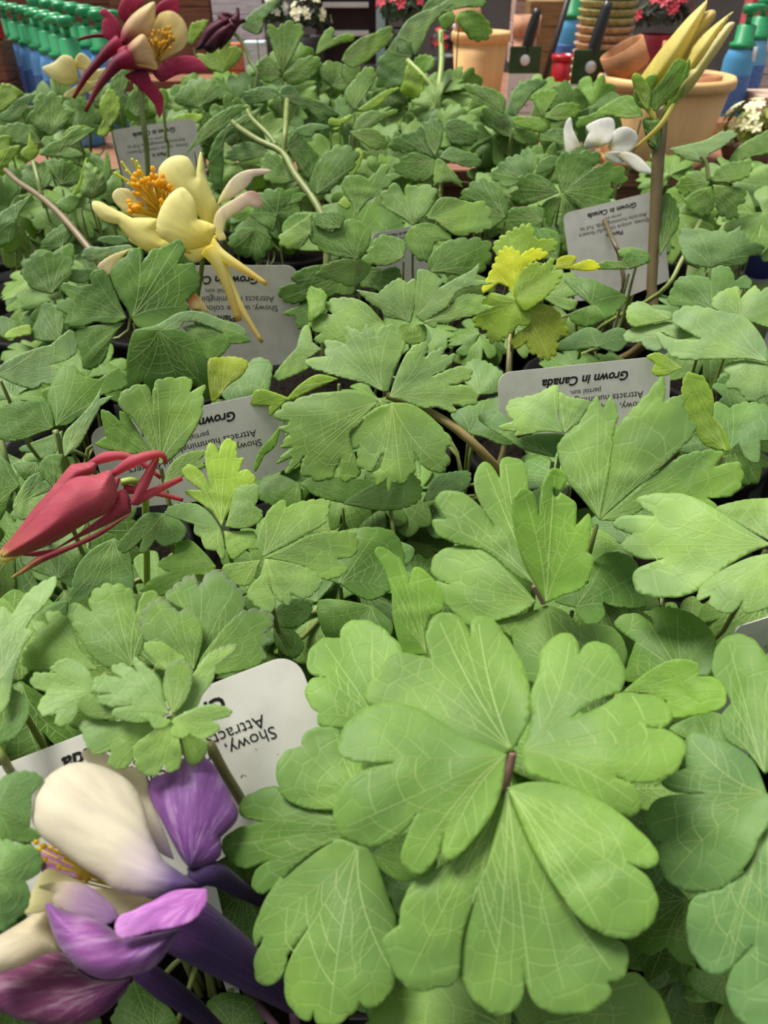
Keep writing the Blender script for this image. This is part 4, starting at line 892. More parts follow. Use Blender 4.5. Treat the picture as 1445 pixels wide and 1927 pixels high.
# crimson and cream flower
fl, pl = flower(250, 110, .66, 'columbine with a crimson and cream flower held up on a tall stem')
CR, CR2, CRD = (206, 60, 100), (188, 48, 90), (130, 30, 66)
gc = [(0, CRD), (.35, CR2), (1, (220, 86, 122))]
D = .66
petal(fl, 'A', D+.012, .85, gc, '690,140 645,80 645,40 670,-10 700,-20 770,-10 775,20 700,80', 'sepal')
petal(fl, 'A', D+.02, .85, gc, '830,90 860,20 930,-10 970,0 970,70 900,60', 'sepal')
petal(fl, 'A', D+.004, .85, gc, '665,255 640,270 610,280 605,230 560,190 555,120 575,95 540,70 565,45 620,85 650,130 660,200 680,230', 'sepal')
petal(fl, 'A', D, .8, gc, '830,400 900,330 970,305 1050,305 1100,335 1122,385 1040,395 960,410 880,445', 'sepal')
petal(fl, 'A', D-.004, .85, gc, '750,375 800,390 830,450 885,520 885,600 865,640 840,570 780,500 710,440 680,410', 'sepal')
gcc = [(0, CRD), (.18, (184, 70, 96)), (.42, (236, 204, 160)), (1, (246, 232, 180))]
petal(fl, 'A', D, .85, gcc, '650,250 660,170 700,100 770,40 840,10 845,80 840,170 810,215 770,190 740,205 690,245', bulge=.2)
petal(fl, 'A', D+.006, .85, [(0, (240, 210, 150)), (.6, (248, 234, 180)), (1, (250, 240, 205))], '840,310 820,210 850,100 880,65 940,60 1000,110 1025,190 1000,260 940,300 870,335', cup=-.15, bulge=-.15)
petal(fl, 'A', D-.008, .85, gcc, '660,290 690,250 770,185 810,230 850,320 858,380 800,365 730,350 690,320', bulge=.3)
petal(fl, 'A', D-.004, .9, [(0, CRD), (1, CR2)], '740,385 690,355 650,330 640,270 690,250 700,320 760,365 850,380 840,392', 'receptacle', bulge=.3)
for path, r in (([(655, 240, D-.004), (600, 270, D-.006), (540, 330, D-.008), (480, 400, D-.01), (435, 470, D-.01), (400, 533, D-.01)], [.0075, .0052, .0036, .0028, .0021, .0014]),
                ([(700, 320, D-.01), (640, 345, D-.014), (590, 400, D-.016), (530, 480, D-.018), (465, 605, D-.02)], [.0085, .0056, .0040, .0028, .0014]),
                ([(620, 210, D+.01), (560, 193, D+.012), (490, 198, D+.012), (425, 216, D+.012)], [.0026, .0019, .0015, .0012])):
    ptube(fl, 'A', path, r, [CR2, CRD, (130, 42, 60), (150, 60, 56)])
rr = random.Random(6)
stamens(fl, 'A', (850, 330), [(rr.uniform(825, 950), rr.uniform(150, 265)) for i in range(34)], D+.002, D-.006, .0006, (226, 190, 90), (232, 194, 60), 2.6, 12)
tube('flower_stalk', curve_pts([P(262, 140, D+.004), P(266, 190, D+.006), P(272, 250, D+.012), P(278, 320, D+.03), pl['p']], 16), [.0022, .0026, .0022], M_STALK, fl, s2l((112, 128, 66)))
tube('flower_stalk', curve_pts([P(306, 190, D+.05), P(312, 260, D+.06), P(316, 300, D+.07), pl['p']+np.array([.01, 0, 0])], 12), .0016, M_STALK, fl, s2l((120, 138, 70)))
# pale yellow flower by the blue bottles
fl, pl = flower(150, 140, .9, 'columbine with a pale yellow flower in front of the blue pump bottles')
gl = [(0, (214, 200, 90)), (.35, (244, 234, 160)), (1, (250, 246, 200))]
for s in ('430,440 400,460 340,460 280,430 230,370 290,340 340,300 390,310 410,350', '410,370 405,330 430,290 465,300 500,340 480,380', '430,440 470,400 520,380 590,370 560,410 500,440',
          '440,450 480,440 510,480 430,520 350,530 360,500', '420,440 500,440 540,430 530,470 470,480'):
    petal(fl, 'A', .9, .85, gl, s, 'petal' if '590' not in s else 'sepal')
tube('flower_stalk', curve_pts([P(155, 160, .905), P(165, 210, .91), P(170, 260, .92), pl['p']], 12), .002, M_STALK, fl, s2l((120, 140, 70)))
# dark red bud
fl, pl = flower(400, 70, .85, 'columbine with a drooping dark maroon bud before the white bag')
gm = [(0, (132, 52, 76)), (.6, (104, 40, 66)), (1, (70, 28, 52))]
for s in ('1250,90 1200,95 1120,150 1080,230 1065,270 1110,260 1160,200 1230,140', '1260,110 1300,100 1260,170 1220,230 1150,290 1100,250 1150,180 1200,140', '1240,150 1310,110 1270,190 1230,240 1190,270'):
    petal(fl, 'A', .85, .9, gm, s, 'petal', bulge=.3)
for path in ([(1230, 130, .848), (1200, 90, .848), (1240, 82, .85), (1270, 95, .85)], [(1270, 120, .846), (1290, 90, .846), (1292, 45, .846)], [(1260, 150, .848), (1300, 120, .848), (1335, 110, .848)]):
    ptube(fl, 'A', path, [.005, .003, .0018], [(120, 46, 70), (110, 44, 66), (70, 34, 56)])
tube('flower_stalk', curve_pts([P(430, 55, .852), P(452, 75, .852), P(470, 115, .855), P(478, 180, .86), pl['p']], 14), .0022, M_STALK, fl, s2l((112, 128, 70)))
# white flower
fl, pl = flower(1140, 260, .74, 'columbine with a white flower behind the broad dark leaf')
gwt = [(0, (226, 220, 150)), (.3, (246, 244, 232)), (1, (252, 252, 248))]
for s in ('660,620 620,640 595,650 583,560 595,510 615,498 625,550', '730,620 670,620 690,560 680,530 740,500 790,500 800,550 780,600', '770,620 800,550 850,535 890,560 895,600 860,640 800,650', '800,650 850,640 900,660 940,700 958,730 900,725 850,690', '760,640 820,640 850,670 820,690 760,670'):
    petal(fl, 'C', .74, .85, gwt, s, ruffle=.09, cup=.15)
tube('flower_stalk', curve_pts([P(1148, 292, .745), P(1145, 400, .765), pl['p']], 10), .002, M_STALK, fl, s2l((110, 124, 66)))
# tall closed yellow bud
fl, pl = flower(1225, 215, .56, 'columbine with a tall closed pale yellow bud on a stout brown stem', foot=(1222, 600, .62))
gb = [(0, (190, 196, 60)), (.3, (240, 228, 120)), (1, (250, 240, 170))]
D = .56
petal(fl, 'C', D+.006, .9, gb, '930,440 880,380 960,250 1040,150 1110,70 1180,5 1190,0 1180,50 1150,130 1090,250 1010,360', 'sepal', bulge=.3)
petal(fl, 'C', D+.01, .9, [(0, (176, 182, 60)), (.4, (236, 220, 116)), (1, (238, 220, 150))], '950,440 980,300 1050,180 1130,90 1190,45 1222,45 1220,80 1150,180 1080,320 1020,420', 'petal', bulge=.3)
petal(fl, 'C', D, .9, gb, '980,450 1010,370 1090,270 1130,190 1200,120 1297,48 1270,90 1240,140 1200,230 1120,320 1060,420', 'sepal', bulge=.35)
petal(fl, 'C', D-.004, .9, [(0, (190, 190, 80)), (.4, (232, 224, 150)), (1, (246, 238, 190))], '1000,470 1060,330 1130,280 1200,180 1270,100 1305,95 1290,130 1240,210 1190,280 1120,380 1060,430', 'petal', bulge=.3)
for s, c in (('970,470 900,450 880,390 940,320 980,320 960,380 1000,330 1060,250 1110,270 1090,330 1050,400', 't'), ('1000,480 1020,440 1060,400 1110,250 1117,280 1090,380 1040,450', 't'), ('940,470 900,420 870,330 900,310 950,380', 'y')):
    q = pts('C', s); w = P(*q[0], D-.012); blade('bract', q, q[0], D-.012, leaf_normal(w, .9), M_LEAF, fl, PAL[c], seed=31)
petal(fl, 'C', D-.01, .9, [(0, (206, 200, 70)), (1, (240, 236, 130))], '970,520 930,470 900,430 940,440 975,490', 'bract')
ptube(fl, 'C', [(1060, 410, D-.014), (1030, 470, D-.014), (980, 540, D-.014), (885, 625, D-.01)], [.0026, .0022, .0018, .0012], [(220, 212, 110), (206, 196, 96), (196, 180, 90)])
tube('flower_stalk', curve_pts([P(1246, 200, D-.006), P(1243, 240, D-.004), P(1238, 300, D), P(1232, 420, D+.01), P(1226, 540, D+.02), P(1222, 640, D+.03), pl['p']], 22), [.0042, .005, .0042, .0040, .0040], M_STALK, fl, s2l((112, 96, 60)))
q = pts('C', '985,640 945,620 925,560 920,500 990,500 1000,560'); blade('bract', q, q[0], D-.002, leaf_normal(P(*q[0], D), .9), M_LEAF, fl, PAL['d'], seed=33, bulge=.3)

# single stems that show between the leaves
def stem(view, path, r, col, root=True):
    x0, y0, k = VW[view]; w = [P(x/k+x0, y/k+y0, d) for x, y, d in path]; pl = plant_near(w[-1])
    if root:                                   # goes on down to the crown of its plant
        d = w[-1]-w[-2]; d /= np.linalg.norm(d); c = pl['p']+np.array([random.uniform(-.01, .01), random.uniform(-.01, .01), -.006])
        w += [w[-1]+d*.018+.12*(c-w[-1]), c+np.array([0, 0, .03])+.15*(w[-1]-c), c]
    tube('stem', curve_pts(w, 26), r, M_STALK, pl['e'], s2l(col))
stem('X', [(730, 745, .362), (800, 772, .352), (860, 808, .347), (925, 870, .352), (960, 920, .38)], [.0019, .0023, .0023], (140, 122, 72))
stem('B', [(95, 650, .73), (150, 700, .71), (260, 770, .69), (380, 830, .68), (450, 950, .66), (570, 1120, .64)], [.0026, .0032, .0034], (120, 132, 70))
stem('B', [(185, 580, .73), (210, 640, .71), (300, 730, .69), (345, 790, .685)], .0022, (120, 136, 70), root=False)
stem('B', [(405, 545, .73), (400, 630, .70), (395, 720, .68), (385, 830, .68)], .0026, (116, 130, 60), root=False)
stem('A', [(30, 925, .67), (100, 990, .645), (220, 1070, .62), (340, 1180, .6), (475, 1340, .58)], [.0022, .0028, .003], (128, 112, 84))
stem('A', [(180, 880, .63), (205, 970, .62), (225, 1060, .62)], .002, (116, 136, 66), root=False)
stem('B', [(1240, 170, .95), (1245, 330, .94), (1230, 480, .93), (1220, 620, .93)], [.0035, .004], (150, 172, 86))
stem('B', [(1060, 330, .94), (1140, 410, .93), (1210, 500, .93)], .0034, (156, 178, 92), root=False)
stem('C', [(690, 790, .66), (735, 880, .625), (790, 1010, .555), (822, 1095, .55)], .0017, (96, 84, 56))
stem('C', [(1160, 930, .58), (1120, 1010, .57), (1080, 1100, .56)], .0017, (140, 156, 84))
stem('C', [(1195, 760, .58), (1185, 690, .58), (1160, 660, .58)], .0016, (150, 160, 90), root=False)
stem('D', [(300, 1040, .345), (320, 1100, .345), (340, 1180, .35), (350, 1260, .37)], .0014, (124, 146, 80))
stem('G', [(0, 40, .345), (30, 170, .345), (60, 250, .36)], .0014, (124, 146, 80))
stem('X', [(962, 590, .47), (957, 690, .45), (955, 760, .45)], .0017, (150, 140, 90))
stem('X', [(395, 1400, .196), (420, 1450, .2), (450, 1500, .21), (480, 1560, .23)], [.0014, .0017], (116, 110, 62))
stem('X', [(-10, 1405, .2), (8, 1430, .2), (30, 1465, .21)], .0012, (130, 140, 74))
stem('I', [(905, 462, .176), (893, 520, .177), (880, 575, .178)], .0012, (142, 108, 96), root=False)
stem('J', [(592, 488, .238), (612, 520, .239), (628, 552, .24)], .0011, (150, 112, 110), root=False)

# ------------------------------------------------------------------ plant tags
def text_mesh(s, size, bold=0.0, shear=0.0):
    cu = bpy.data.curves.new('lettering', 'FONT'); cu.body = s; cu.size = size; cu.offset = bold; cu.shear = shear; cu.resolution_u = 3
    cu.align_x = 'CENTER'
    o = bpy.data.objects.new('lettering_tmp', cu); COL.objects.link(o)
    dg = bpy.context.evaluated_depsgraph_get(); me = bpy.data.meshes.new_from_object(o.evaluated_get(dg))
    bpy.data.objects.remove(o); bpy.data.curves.remove(cu)
    return me
def tag_material():
    t = NT('white_tag_plastic'); obj = t.n('ShaderNodeTexCoord').outputs['Object']
    n1 = t.noise(obj, 90, 4); n2 = t.noise(obj, 420, 2)
    c = t.mix(t.step(n1, .4, .75, 0, .35), s2l((214, 212, 202)), s2l((176, 174, 162)))
    c = t.mix(t.step(n2, .72, .78, 0, .8), c, s2l((60, 52, 44)))
    b = t.n('ShaderNodeBsdfPrincipled'); t.l(c, b.inputs['Base Color']); b.inputs['Roughness'].default_value = .42
    t.l(b.outputs[0], t.out.inputs[0]); return t.m
M_TAG = tag_material(); M_INK = flat('black_ink', (34, 32, 32), .6, .2, .02)
# text, distance of the line from the upper edge, width of the line (both as shares of the tag's width), boldness, slant
LINES = [('Grown in Canada', .088, .50, .030, .22), ('partial sun.', .155, .18, .0, 0), ('Attracts hummingbirds. Full to', .205, .76, .0, 0),
         ('Showy, unique colourful flowers', .262, .80, .0, 0), ('Plant in', .325, .17, .025, 0)]
def plant_tag(tl, tr, label, width=None, height=.075, lean=0.0, rows=(0, 1, 2, 3, 4), lk=1.0):
    """tl/tr: (x, y, depth) of the two upper corners; the printed text stands on its head as in the pots"""
    a, b = P(*tl), P(*tr); ex = (a-b); wd = np.linalg.norm(ex); ex /= wd
    dn = -UP+lean*np.array([0, -1., 0]); dn -= (dn@ex)*ex; dn /= np.linalg.norm(dn)
    nz = np.cross(ex, dn)
    if nz@(CAM-a) < 0: nz = -nz
    root = empty('plant_tag', b); tag(root, label, 'plant tag', 'columbine tags')
    th = .0006; rc = .075*wd
    def corner(u, v): return b+ex*u+dn*v
    for u in np.linspace(0, 1, 70):
        q = np.array([corner(u*wd, v*height) for v in np.linspace(0, 1, 40)])-CAM; d = q@FWD
        keep(np.stack([W/2+F*(q@RIGHT)/d, H/2-F*(q@UPC)/d], 1), d)
    out = []
    for cx, cy, a0 in ((rc, rc, math.pi), (wd-rc, rc, 1.5*math.pi)):
        for i in range(7):
            an = a0+i*math.pi/12; out.append((cx+rc*math.cos(an), cy+rc*math.sin(an)))
    out += [(wd, height), (wd*.55, height+.006), (wd*.45, height+.006), (0, height)]
    n = len(out); vs_ = [corner(u, v)+nz*s for s in (th/2, -th/2) for u, v in out]
    fs = [tuple(range(n)), tuple(range(2*n-1, n-1, -1))]+[(i, (i+1) % n, n+(i+1) % n, n+i) for i in range(n)]
    # orientation: make the printed side look outward
    q = np.cross(vs_[1]-vs_[0], vs_[n//2]-vs_[0])
    o = mesh_obj('card', vs_, fs, M_TAG, root, False)
    bm = bmesh.new(); bm.from_mesh(o.data); bmesh.ops.recalc_face_normals(bm, faces=bm.faces[:]); bmesh.ops.triangulate(bm, faces=bm.faces[:]); bm.to_mesh(o.data); bm.free()
    # the point of the tag, bent down into the soil of the nearest pot
    t0 = corner(wd*.5, height); c = min((q['p'] for q in PLANTS), key=lambda q: (q[0]-t0[0])**2+(q[1]-t0[1])**2)
    off = t0-c; off[2] = 0; m = np.linalg.norm(off); end = c+off*min(1, .034/m)+np.array([0, 0, -.018])
    line = curve_pts([t0-dn*.004, t0+dn*.006+.25*(end-t0), end], 10); wv = .0032; sv, sf = [], []
    for p_, hw in zip(line, np.linspace(wv*1.6, wv*.5, len(line))): sv += [p_-ex*hw+nz*th/2, p_+ex*hw+nz*th/2, p_+ex*hw-nz*th/2, p_-ex*hw-nz*th/2]
    for i in range(len(line)-1):
        for k in range(4): sf.append((4*i+k, 4*i+(k+1) % 4, 4*i+4+(k+1) % 4, 4*i+4+k))
    mesh_obj('tag_point', sv, sf, M_TAG, root, False)
    for i in rows:
        s, v, share, bold, sh = LINES[i]
        me = text_mesh(s, 1.0, bold, sh)
        co = np.array([q.co[:] for q in me.vertices]); co[:, 0] -= (co[:, 0].max()+co[:, 0].min())/2; sz_ = share*(.9 if share > .6 else 1)*wd/np.ptp(co[:, 0])
        w = b+ex*wd*.5+dn*v*wd*lk+nz*(th/2+.00012)
        p = w+np.outer(co[:, 0]*sz_, ex)+np.outer((co[:, 1]-.35)*sz_, dn)
        me2 = bpy.data.meshes.new('lettering'); me2.from_pydata((p-wloc(root)).tolist(), [], [tuple(f.vertices) for f in me.polygons]); me2.materials.append(M_INK)
        link(bpy.data.objects.new('lettering', me2), root); bpy.data.meshes.remove(me)
    return root
plant_tag((-52, 1462, .205), (556, 1226, .213), 'white plastic tag propped behind the purple flower, lettered Showy and Attracts', lean=.75, height=.042, lk=.78)
plant_tag((936, 702, .372), (1262, 668, .380), 'white plastic tag reading Grown in Canada along its clear upper edge', lean=.35, height=.03)
plant_tag((256, 500, .53), (560, 499, .53), 'white plastic tag behind the long spurs of the pale yellow flower', lean=.2, height=.07)
plant_tag((165, 808, .345), (520, 735, .37), 'white plastic tag half hidden behind the closed pink bud', lean=.4, height=.04)
plant_tag((1058, 402, .60), (1242, 357, .585), 'white plastic tag leaning behind the stout brown flower stem', lean=.3, height=.07)
plant_tag((206, 245, .80), (366, 222, .80), 'white plastic tag below the crimson and cream flower', lean=.2)
plant_tag((700, 440, .61), (800, 420, .63), 'white plastic tag glimpsed between dark leaves at the middle of the bed', lean=.3, height=.09)
plant_tag((1385, 1180, .27), (1480, 1150, .29), 'white plastic tag almost covered by broad leaves at the bed side', lean=.3, rows=())
# ------------------------------------------------------------------ lower leaves of every plant, seen in the gaps
def generic_outline(r):
    q = [(0, 0)]
    lobes = [(-52, .78), (-30, .70), (-24, .98), (0, 1.0), (22, .98), (30, .72), (52, .80)]
    side = [(-70, .30), (-72, .55), (-66, .80), (-55, .93), (-44, .90), (-38, .62), (-32, .90), (-24, 1.02), (-14, 1.03), (-8, .93), (0, 1.05), (8, 1.02), (15, .93), (24, 1.03), (32, .92), (37, .62), (44, .9), (55, .92), (66, .8), (72, .55), (70, .3)]
    for a, rr in side:
        a = math.radians(a+r.uniform(-2, 2)); rr *= r.uniform(.94, 1.05); q.append((rr*math.sin(a), rr*math.cos(a)))
    return np.array(q)
GEN = []
for v in range(5):
    r = np.random.default_rng(900+v); o = generic_outline(r)*100
    # built once in front of the view axis at unit size, then moved into its own frame
    D0 = .5
    b = blade('leaflet_template', o+np.array([W/2, H/2]), (W/2, H/2), D0, -FWD, M_LEAF, None, None, cup=.2, pillow=.015, ruffle=.10, seed=900+v, thick=.0003)
    R_ = np.array([RIGHT, UPC, -FWD]); n = len(b.data.vertices); co = np.zeros(n*3); b.data.vertices.foreach_get('co', co); co = co.reshape(-1, 3)
    loc = (co-(CAM+FWD*D0))@R_.T; loc[:, 1] *= -1; loc[:, 0] *= -1
    b.data.vertices.foreach_set('co', (loc/(100*D0/F)).ravel()); b.data.update()
    GEN.append(b.data); bpy.data.objects.remove(b)
GENV = []
for me in GEN:
    q = np.zeros(len(me.vertices)*3); me.vertices.foreach_get('co', q); t_ = [tuple(p.vertices) for p in me.polygons if len(p.vertices) == 3 and p.material_index == 0]
    GENV.append((q.reshape(-1, 3), t_[:len(t_)//2:3]))
def filler(w, size, n, cols, back=True):
    """a three-part leaf near world point w, blade plane normal n; the turn and the drop that pierce least are kept"""
    best = None
    for tr in range(7):
        az = random.uniform(0, 6.28); w2 = w+(w-CAM)/np.linalg.norm(w-CAM)*(.004*tr if back else 0)+np.array([random.uniform(-1, 1), random.uniform(-1, 1), random.uniform(-1, .3)])*.0035*tr
        if w2[2] < SOIL+.022: continue
        z = (Vector(n)+Vector((random.uniform(-.25, .25), random.uniform(-.25, .25), 0))*min(1, tr/3)).normalized(); x = z.cross(Vector((.2, 1, .1))).normalized(); y = z.cross(x); parts = []; nx = 0
        for i, da in enumerate((-1.15, 0, 1.15)):
            a = az+da+random.uniform(-.12, .12); yy = (x*math.cos(a)+y*math.sin(a)); yy = (yy+z*random.uniform(-.25, .2)).normalized(); xx = yy.cross(z).normalized(); zz = xx.cross(yy)
            s = size*random.uniform(.85, 1.1)*(1.0 if i == 1 else .9); g = random.randrange(len(GEN)); M3 = np.array([xx, yy, zz])*s
            sh = sheet(GENV[g][0]@M3+w2, GENV[g][1]); parts.append((g, xx, yy, zz, s, sh)); nx += crossings(sh, 120)
        if best is None or nx < best[0]: best = (nx, w2, parts)
        if nx == 0: break
    if best is None: return False
    nx, w, parts = best
    if nx > 40 and back: return False
    pl = plant_near(w); lf = empty('leaf', w, pl['e']); pl['nl'] += 1
    for g, xx, yy, zz, s, sh in parts:
        o = bpy.data.objects.new('leaflet', GEN[g]); link(o, lf); SHEETS.append(sh)
        o.matrix_local = Matrix((xx, yy, zz)).transposed().to_4x4() @ Matrix.Diagonal((s, s, s, 1)); c = PAL[random.choice(cols)]; j = random.uniform(.9, 1.1)
        o.color = (c[0]*j, c[1]*j, c[2]*j, 1)
    stalk(lf, w, pl, .001)
    return True
def try_filler(px, py, k, size, t, cols, gap=.006):
    D = Dc(py)*k; rp = size*F/D; a = np.linspace(0, 6.28, 17); rr_ = np.concatenate([[0], np.full(17, rp*.45), np.full(17, rp*.9)])
    V = np.stack([px+rr_*np.cos(np.concatenate([[0], a, a])), py+rr_*np.sin(np.concatenate([[0], a, a]))], 1)
    i, j = cells(V, None); z = ZB[i, j]; z = z[np.isfinite(z)]
    if len(z) == len(V) and z.min() > 0 and gap > .005 and random.random() < .75: return False   # wholly hidden
    if len(z): D = max(D, float(z.max())+gap+(.45*size if py > 420 else .15*size))
    w = P(px, py, D)
    if w[2] < SOIL+.03 or w[1] > 1.13: return False
    n = leaf_normal(w, t, random.uniform(-.3, .3), random.uniform(-.2, .2))
    return filler(w, size, n, cols)
random.seed(21)
SIL = ([-100, 0, 200, 215, 340, 430, 480, 600, 840, 860, 1000, 1130, 1160, 1300, 1445, 1600], [170, 170, 190, 225, 200, 150, 70, 62, 62, 180, 175, 200, 330, 300, 310, 300])
n = 0
for trial in range(900):                       # rear rows
    px = random.uniform(-60, 1500); py = random.uniform(60, 420)
    if trial % 3 == 0: px = random.uniform(400, 880); py = random.uniform(60, 250)
    if py < np.interp(px, *SIL): continue
    if try_filler(px, py, random.uniform(.99, 1.12), random.uniform(.032, .044), random.uniform(.45, .8), 'gbtpplge', .005): n += 1
    if n >= 135: break
n = 0
for trial in range(1500):                       # low leaves in the gaps
    px, py = random.uniform(-30, 1480), random.uniform(300, 1960)
    if trial % 4 == 0: px, py = random.choice([(random.uniform(0, 220), random.uniform(480, 760)), (random.uniform(0, 200), random.uniform(950, 1200)), (random.uniform(540, 800), random.uniform(920, 1160))])
    if try_filler(px, py, random.uniform(1.08, 1.3), random.uniform(.024, .036), random.uniform(.25, .6), 'gebpe'): n += 1
    if n >= 150: break
for trial in range(84):                        # plants that go on beyond the frame
    py = random.uniform(250, 1800); D = Dc(py)*random.uniform(.97, 1.1); size = random.uniform(.026, .038); m = size*F/D*1.25
    px = random.choice([-m-random.uniform(0, 330), W+m+random.uniform(0, 330)]); w = P(px, py, D)
    filler(w, size, leaf_normal(w, random.uniform(.25, .6)), 'gebp', False)

# ------------------------------------------------------------------ far bench with shop goods
def BP(px, D):
    """point on the far bench top at image column px and depth D"""
    cy = (-.25/D+ST)/CT; return np.array([(px-W/2)/F*D, D*(CT+cy*ST), BENCH])
bench = empty('wooden_bench', (0, 1.7, 0)); tag(bench, 'brown wooden plank bench carrying the shop goods', 'bench')
M_WOOD = flat('bench_wood', (150, 104, 80), .6, .3, .2, 18, (1, 14, 14))
for i in range(7): box('plank', (-1.6, 1.16+i*.16, BENCH-.025), (1.6, 1.312+i*.16, BENCH), M_WOOD, bench, .003)
box('apron', (-1.6, 1.18, BENCH-.12), (1.6, 1.2, BENCH-.025), M_WOOD, bench)
for x in (-1.5, 1.5):
    for y in (1.25, 2.2): box('leg', (x-.035, y-.035, 0), (x+.035, y+.035, BENCH-.025), M_WOOD, bench)
def pot_set(px, D, wpx, hpx, label, col, name='wooden_planter', cat='planter'):
    c = BP(px, D); R_ = wpx*D/F/2; h = hpx*D/F*1.2; e = empty(name, c); tag(e, label, cat)
    m = flat('planter_'+name+str(px), col, .55, .3, .05, 14, (5, 5, .5)); rim = .14*h
    lathe('body', [(R_*.74, 0), (R_*.76, .004), (R_*.93, h-rim), (R_*.90, h-rim), (R_*.72, .02), (.002, .02)], c, m, e, 36, cap=False)
    lathe('rim', [(R_*.93, h-rim), (R_, h-rim+.004), (R_, h-.004), (R_*.97, h), (R_*.92, h), (R_*.90, h-rim)], c, m, e, 36, cap=False)
    lathe('foot', [(R_*.70, 0), (R_*.78, .002), (R_*.79, .10*h), (R_*.75, .11*h)], c, m, e, 36)
    return c, R_, h
def clay_pot(at, axis, r, h, label, col=(186, 122, 92), ridged=False):
    e = empty('clay_pot', at); tag(e, label, 'flower pot')
    m = flat('clay_'+str(col[0]), col, .7, .2, .12, 60)
    lathe('body', [(r*.62, 0), (r*.9, h*.78), (r*.84, h*.78), (r*.58, .01), (.001, .01)], at, m, e, 26, axis, cap=False)
    lathe('rim', [(r*.9, h*.76), (r, h*.77), (r*1.02, h), (r*.92, h), (r*.86, h*.76)], at, m, e, 26, axis, cap=False)
    if ridged:
        mw = flat('price_strip_white', (236, 234, 240), .4, .4, .05, 60)
        n = np.array(axis, float); n /= np.linalg.norm(n); s = np.cross(n, [0, 1, 0]); s /= np.linalg.norm(s)
        for i in range(7):
            a = at+n*h*(.15+.11*i)+s*r*.98
            lathe('label_ridge', [(.001, -.008), (.006, -.007), (.006, .007), (.001, .008)], a, mw, e, 8, n)
    return e
c1, r1, h1 = pot_set(1222, 1.12, 238, 118, 'big tan wooden planter holding tilted clay pots', (228, 182, 124))
c2, r2, h2 = pot_set(896, 1.52, 106, 100, 'smaller tan wooden planter beside the green tool cards', (230, 184, 122))
clay_pot(c1+np.array([-.005, -.005, .03]), (-.5, 0, .87), .030, .135, 'brown ridged clay pot tilted at the rim of the big planter', (178, 126, 88), True)
clay_pot(c1+np.array([.03, .045, .02]), (0, 0, 1), .028, .13, 'orange clay pot standing inside the big planter', (196, 132, 96))
clay_pot(c1+np.array([.05, -.02, .02]), (0, 0, 1), .021, .095, 'reddish clay pot low inside the big planter by the blue bottles', (178, 106, 76))
clay_pot(c2+np.array([.012, 0, .028]), (-.3, 0, .95), .026, .15, 'pinkish clay pot with a white ridged strip tilted in the smaller planter', (210, 156, 122), True)
clay_pot(BP(978, 1.62), (0, 0, 1), .028, .15, 'pale clay pot standing upright behind the tool card', (206, 156, 126))
# pump bottles
def pump_bottle(c, s, label, group=None, col=(96, 158, 214), turn=0.0):
    e = empty('pump_bottle', c); tag(e, label, 'bottle', group)
    mb = flat('blue_liquid_plastic%d' % col[0], col, .25, .5, .06, 20); mg = flat('green_cap_plastic', (34, 150, 92), .35, .5, .06, 40); mw = flat('white_tube_plastic', (226, 232, 236), .35, .5, .05, 40)
    h = .125*s; r = .025*s
    lathe('body', [(r*.9, 0), (r, .004), (r, h*.82), (r*.8, h*.93), (r*.42, h), (r*.40, h)], c, mb, e, 20)
    lathe('label_band', [(r*1.01, h*.18), (r*1.015, h*.2), (r*1.015, h*.62), (r*1.01, h*.64)], c, flat('bottle_label_blue', (86, 128, 196), .5, .3, .2, 160, (1, 1, 6)), e, 20)
    lathe('collar', [(r*.5, h*.94), (r*.86, h*.95), (r*.86, h*1.0), (r*.62, h*1.02), (r*.62, h*1.20), (r*.3, h*1.22)], c, mg, e, 16)
    lathe('neck_tube', [(r*.2, h*1.2), (r*.2, h*1.34)], c, mg, e, 10)
    hz = c+np.array([0, 0, h*1.32]); lathe('pump_head', [(r*.34, 0), (r*.5, h*.02), (r*.52, h*.10), (r*.34, h*.125)], hz, mg, e, 14)
    d = np.array([math.cos(turn), math.sin(turn), .05]); tube('nozzle', [hz+np.array([0, 0, h*.06]), hz+np.array([0, 0, h*.07])+d*r*1.2, hz+d*r*1.9+np.array([0, 0, h*.03])], [r*.26, r*.2, r*.14], mg, e, None, 8)
    tube('dip_tube', [c+np.array([r*.62, -r*.7, h*.80]), c+np.array([r*.62, -r*.7, h*.97])], r*.16, mw, e, None, 8)
    return e
for i in range(7):
    f = i/6; pump_bottle(BP(172-f*122, 1.22+.34*f), .98, 'blue bottle with green pump head, in the front line of bottles on the bench', 'pump bottles in the front line', turn=2.6)
for i in range(6):
    f = i/5; pump_bottle(BP(222-f*120, 1.34+.34*f), .98, 'blue bottle with green pump head, in the second line of bottles on the bench', 'pump bottles in the second line', turn=.4)
pump_bottle(BP(1360, 1.36), 1.02, 'tall blue pump bottle with green head beside the big tan planter', col=(84, 160, 208), turn=.6)
pump_bottle(BP(1388, 1.46), 1.05, 'pale blue pump bottle behind the tall one at the big planter', col=(110, 176, 214), turn=.3)
pump_bottle(BP(1060, 1.66), 1.2, 'blue pump bottle between the dark stick and the basket stack', col=(84, 150, 190), turn=1.2)
# basket stack
c = BP(1112, 1.40); e = empty('basket_stack', c); tag(e, 'tall stack of woven tan and green basket pots', 'basket stack')
for i in range(21):
    z = i*.0125; col = (206, 168, 128) if (i//4) % 2 == 0 else (184, 178, 122)
    m = flat('woven_%d' % col[0], col, .7, .2, .2, 120)
    lathe('basket', [(.042, z), (.050, z+.009), (.051, z+.012), (.047, z+.012), (.040, z+.002)], c, m, e, 24)
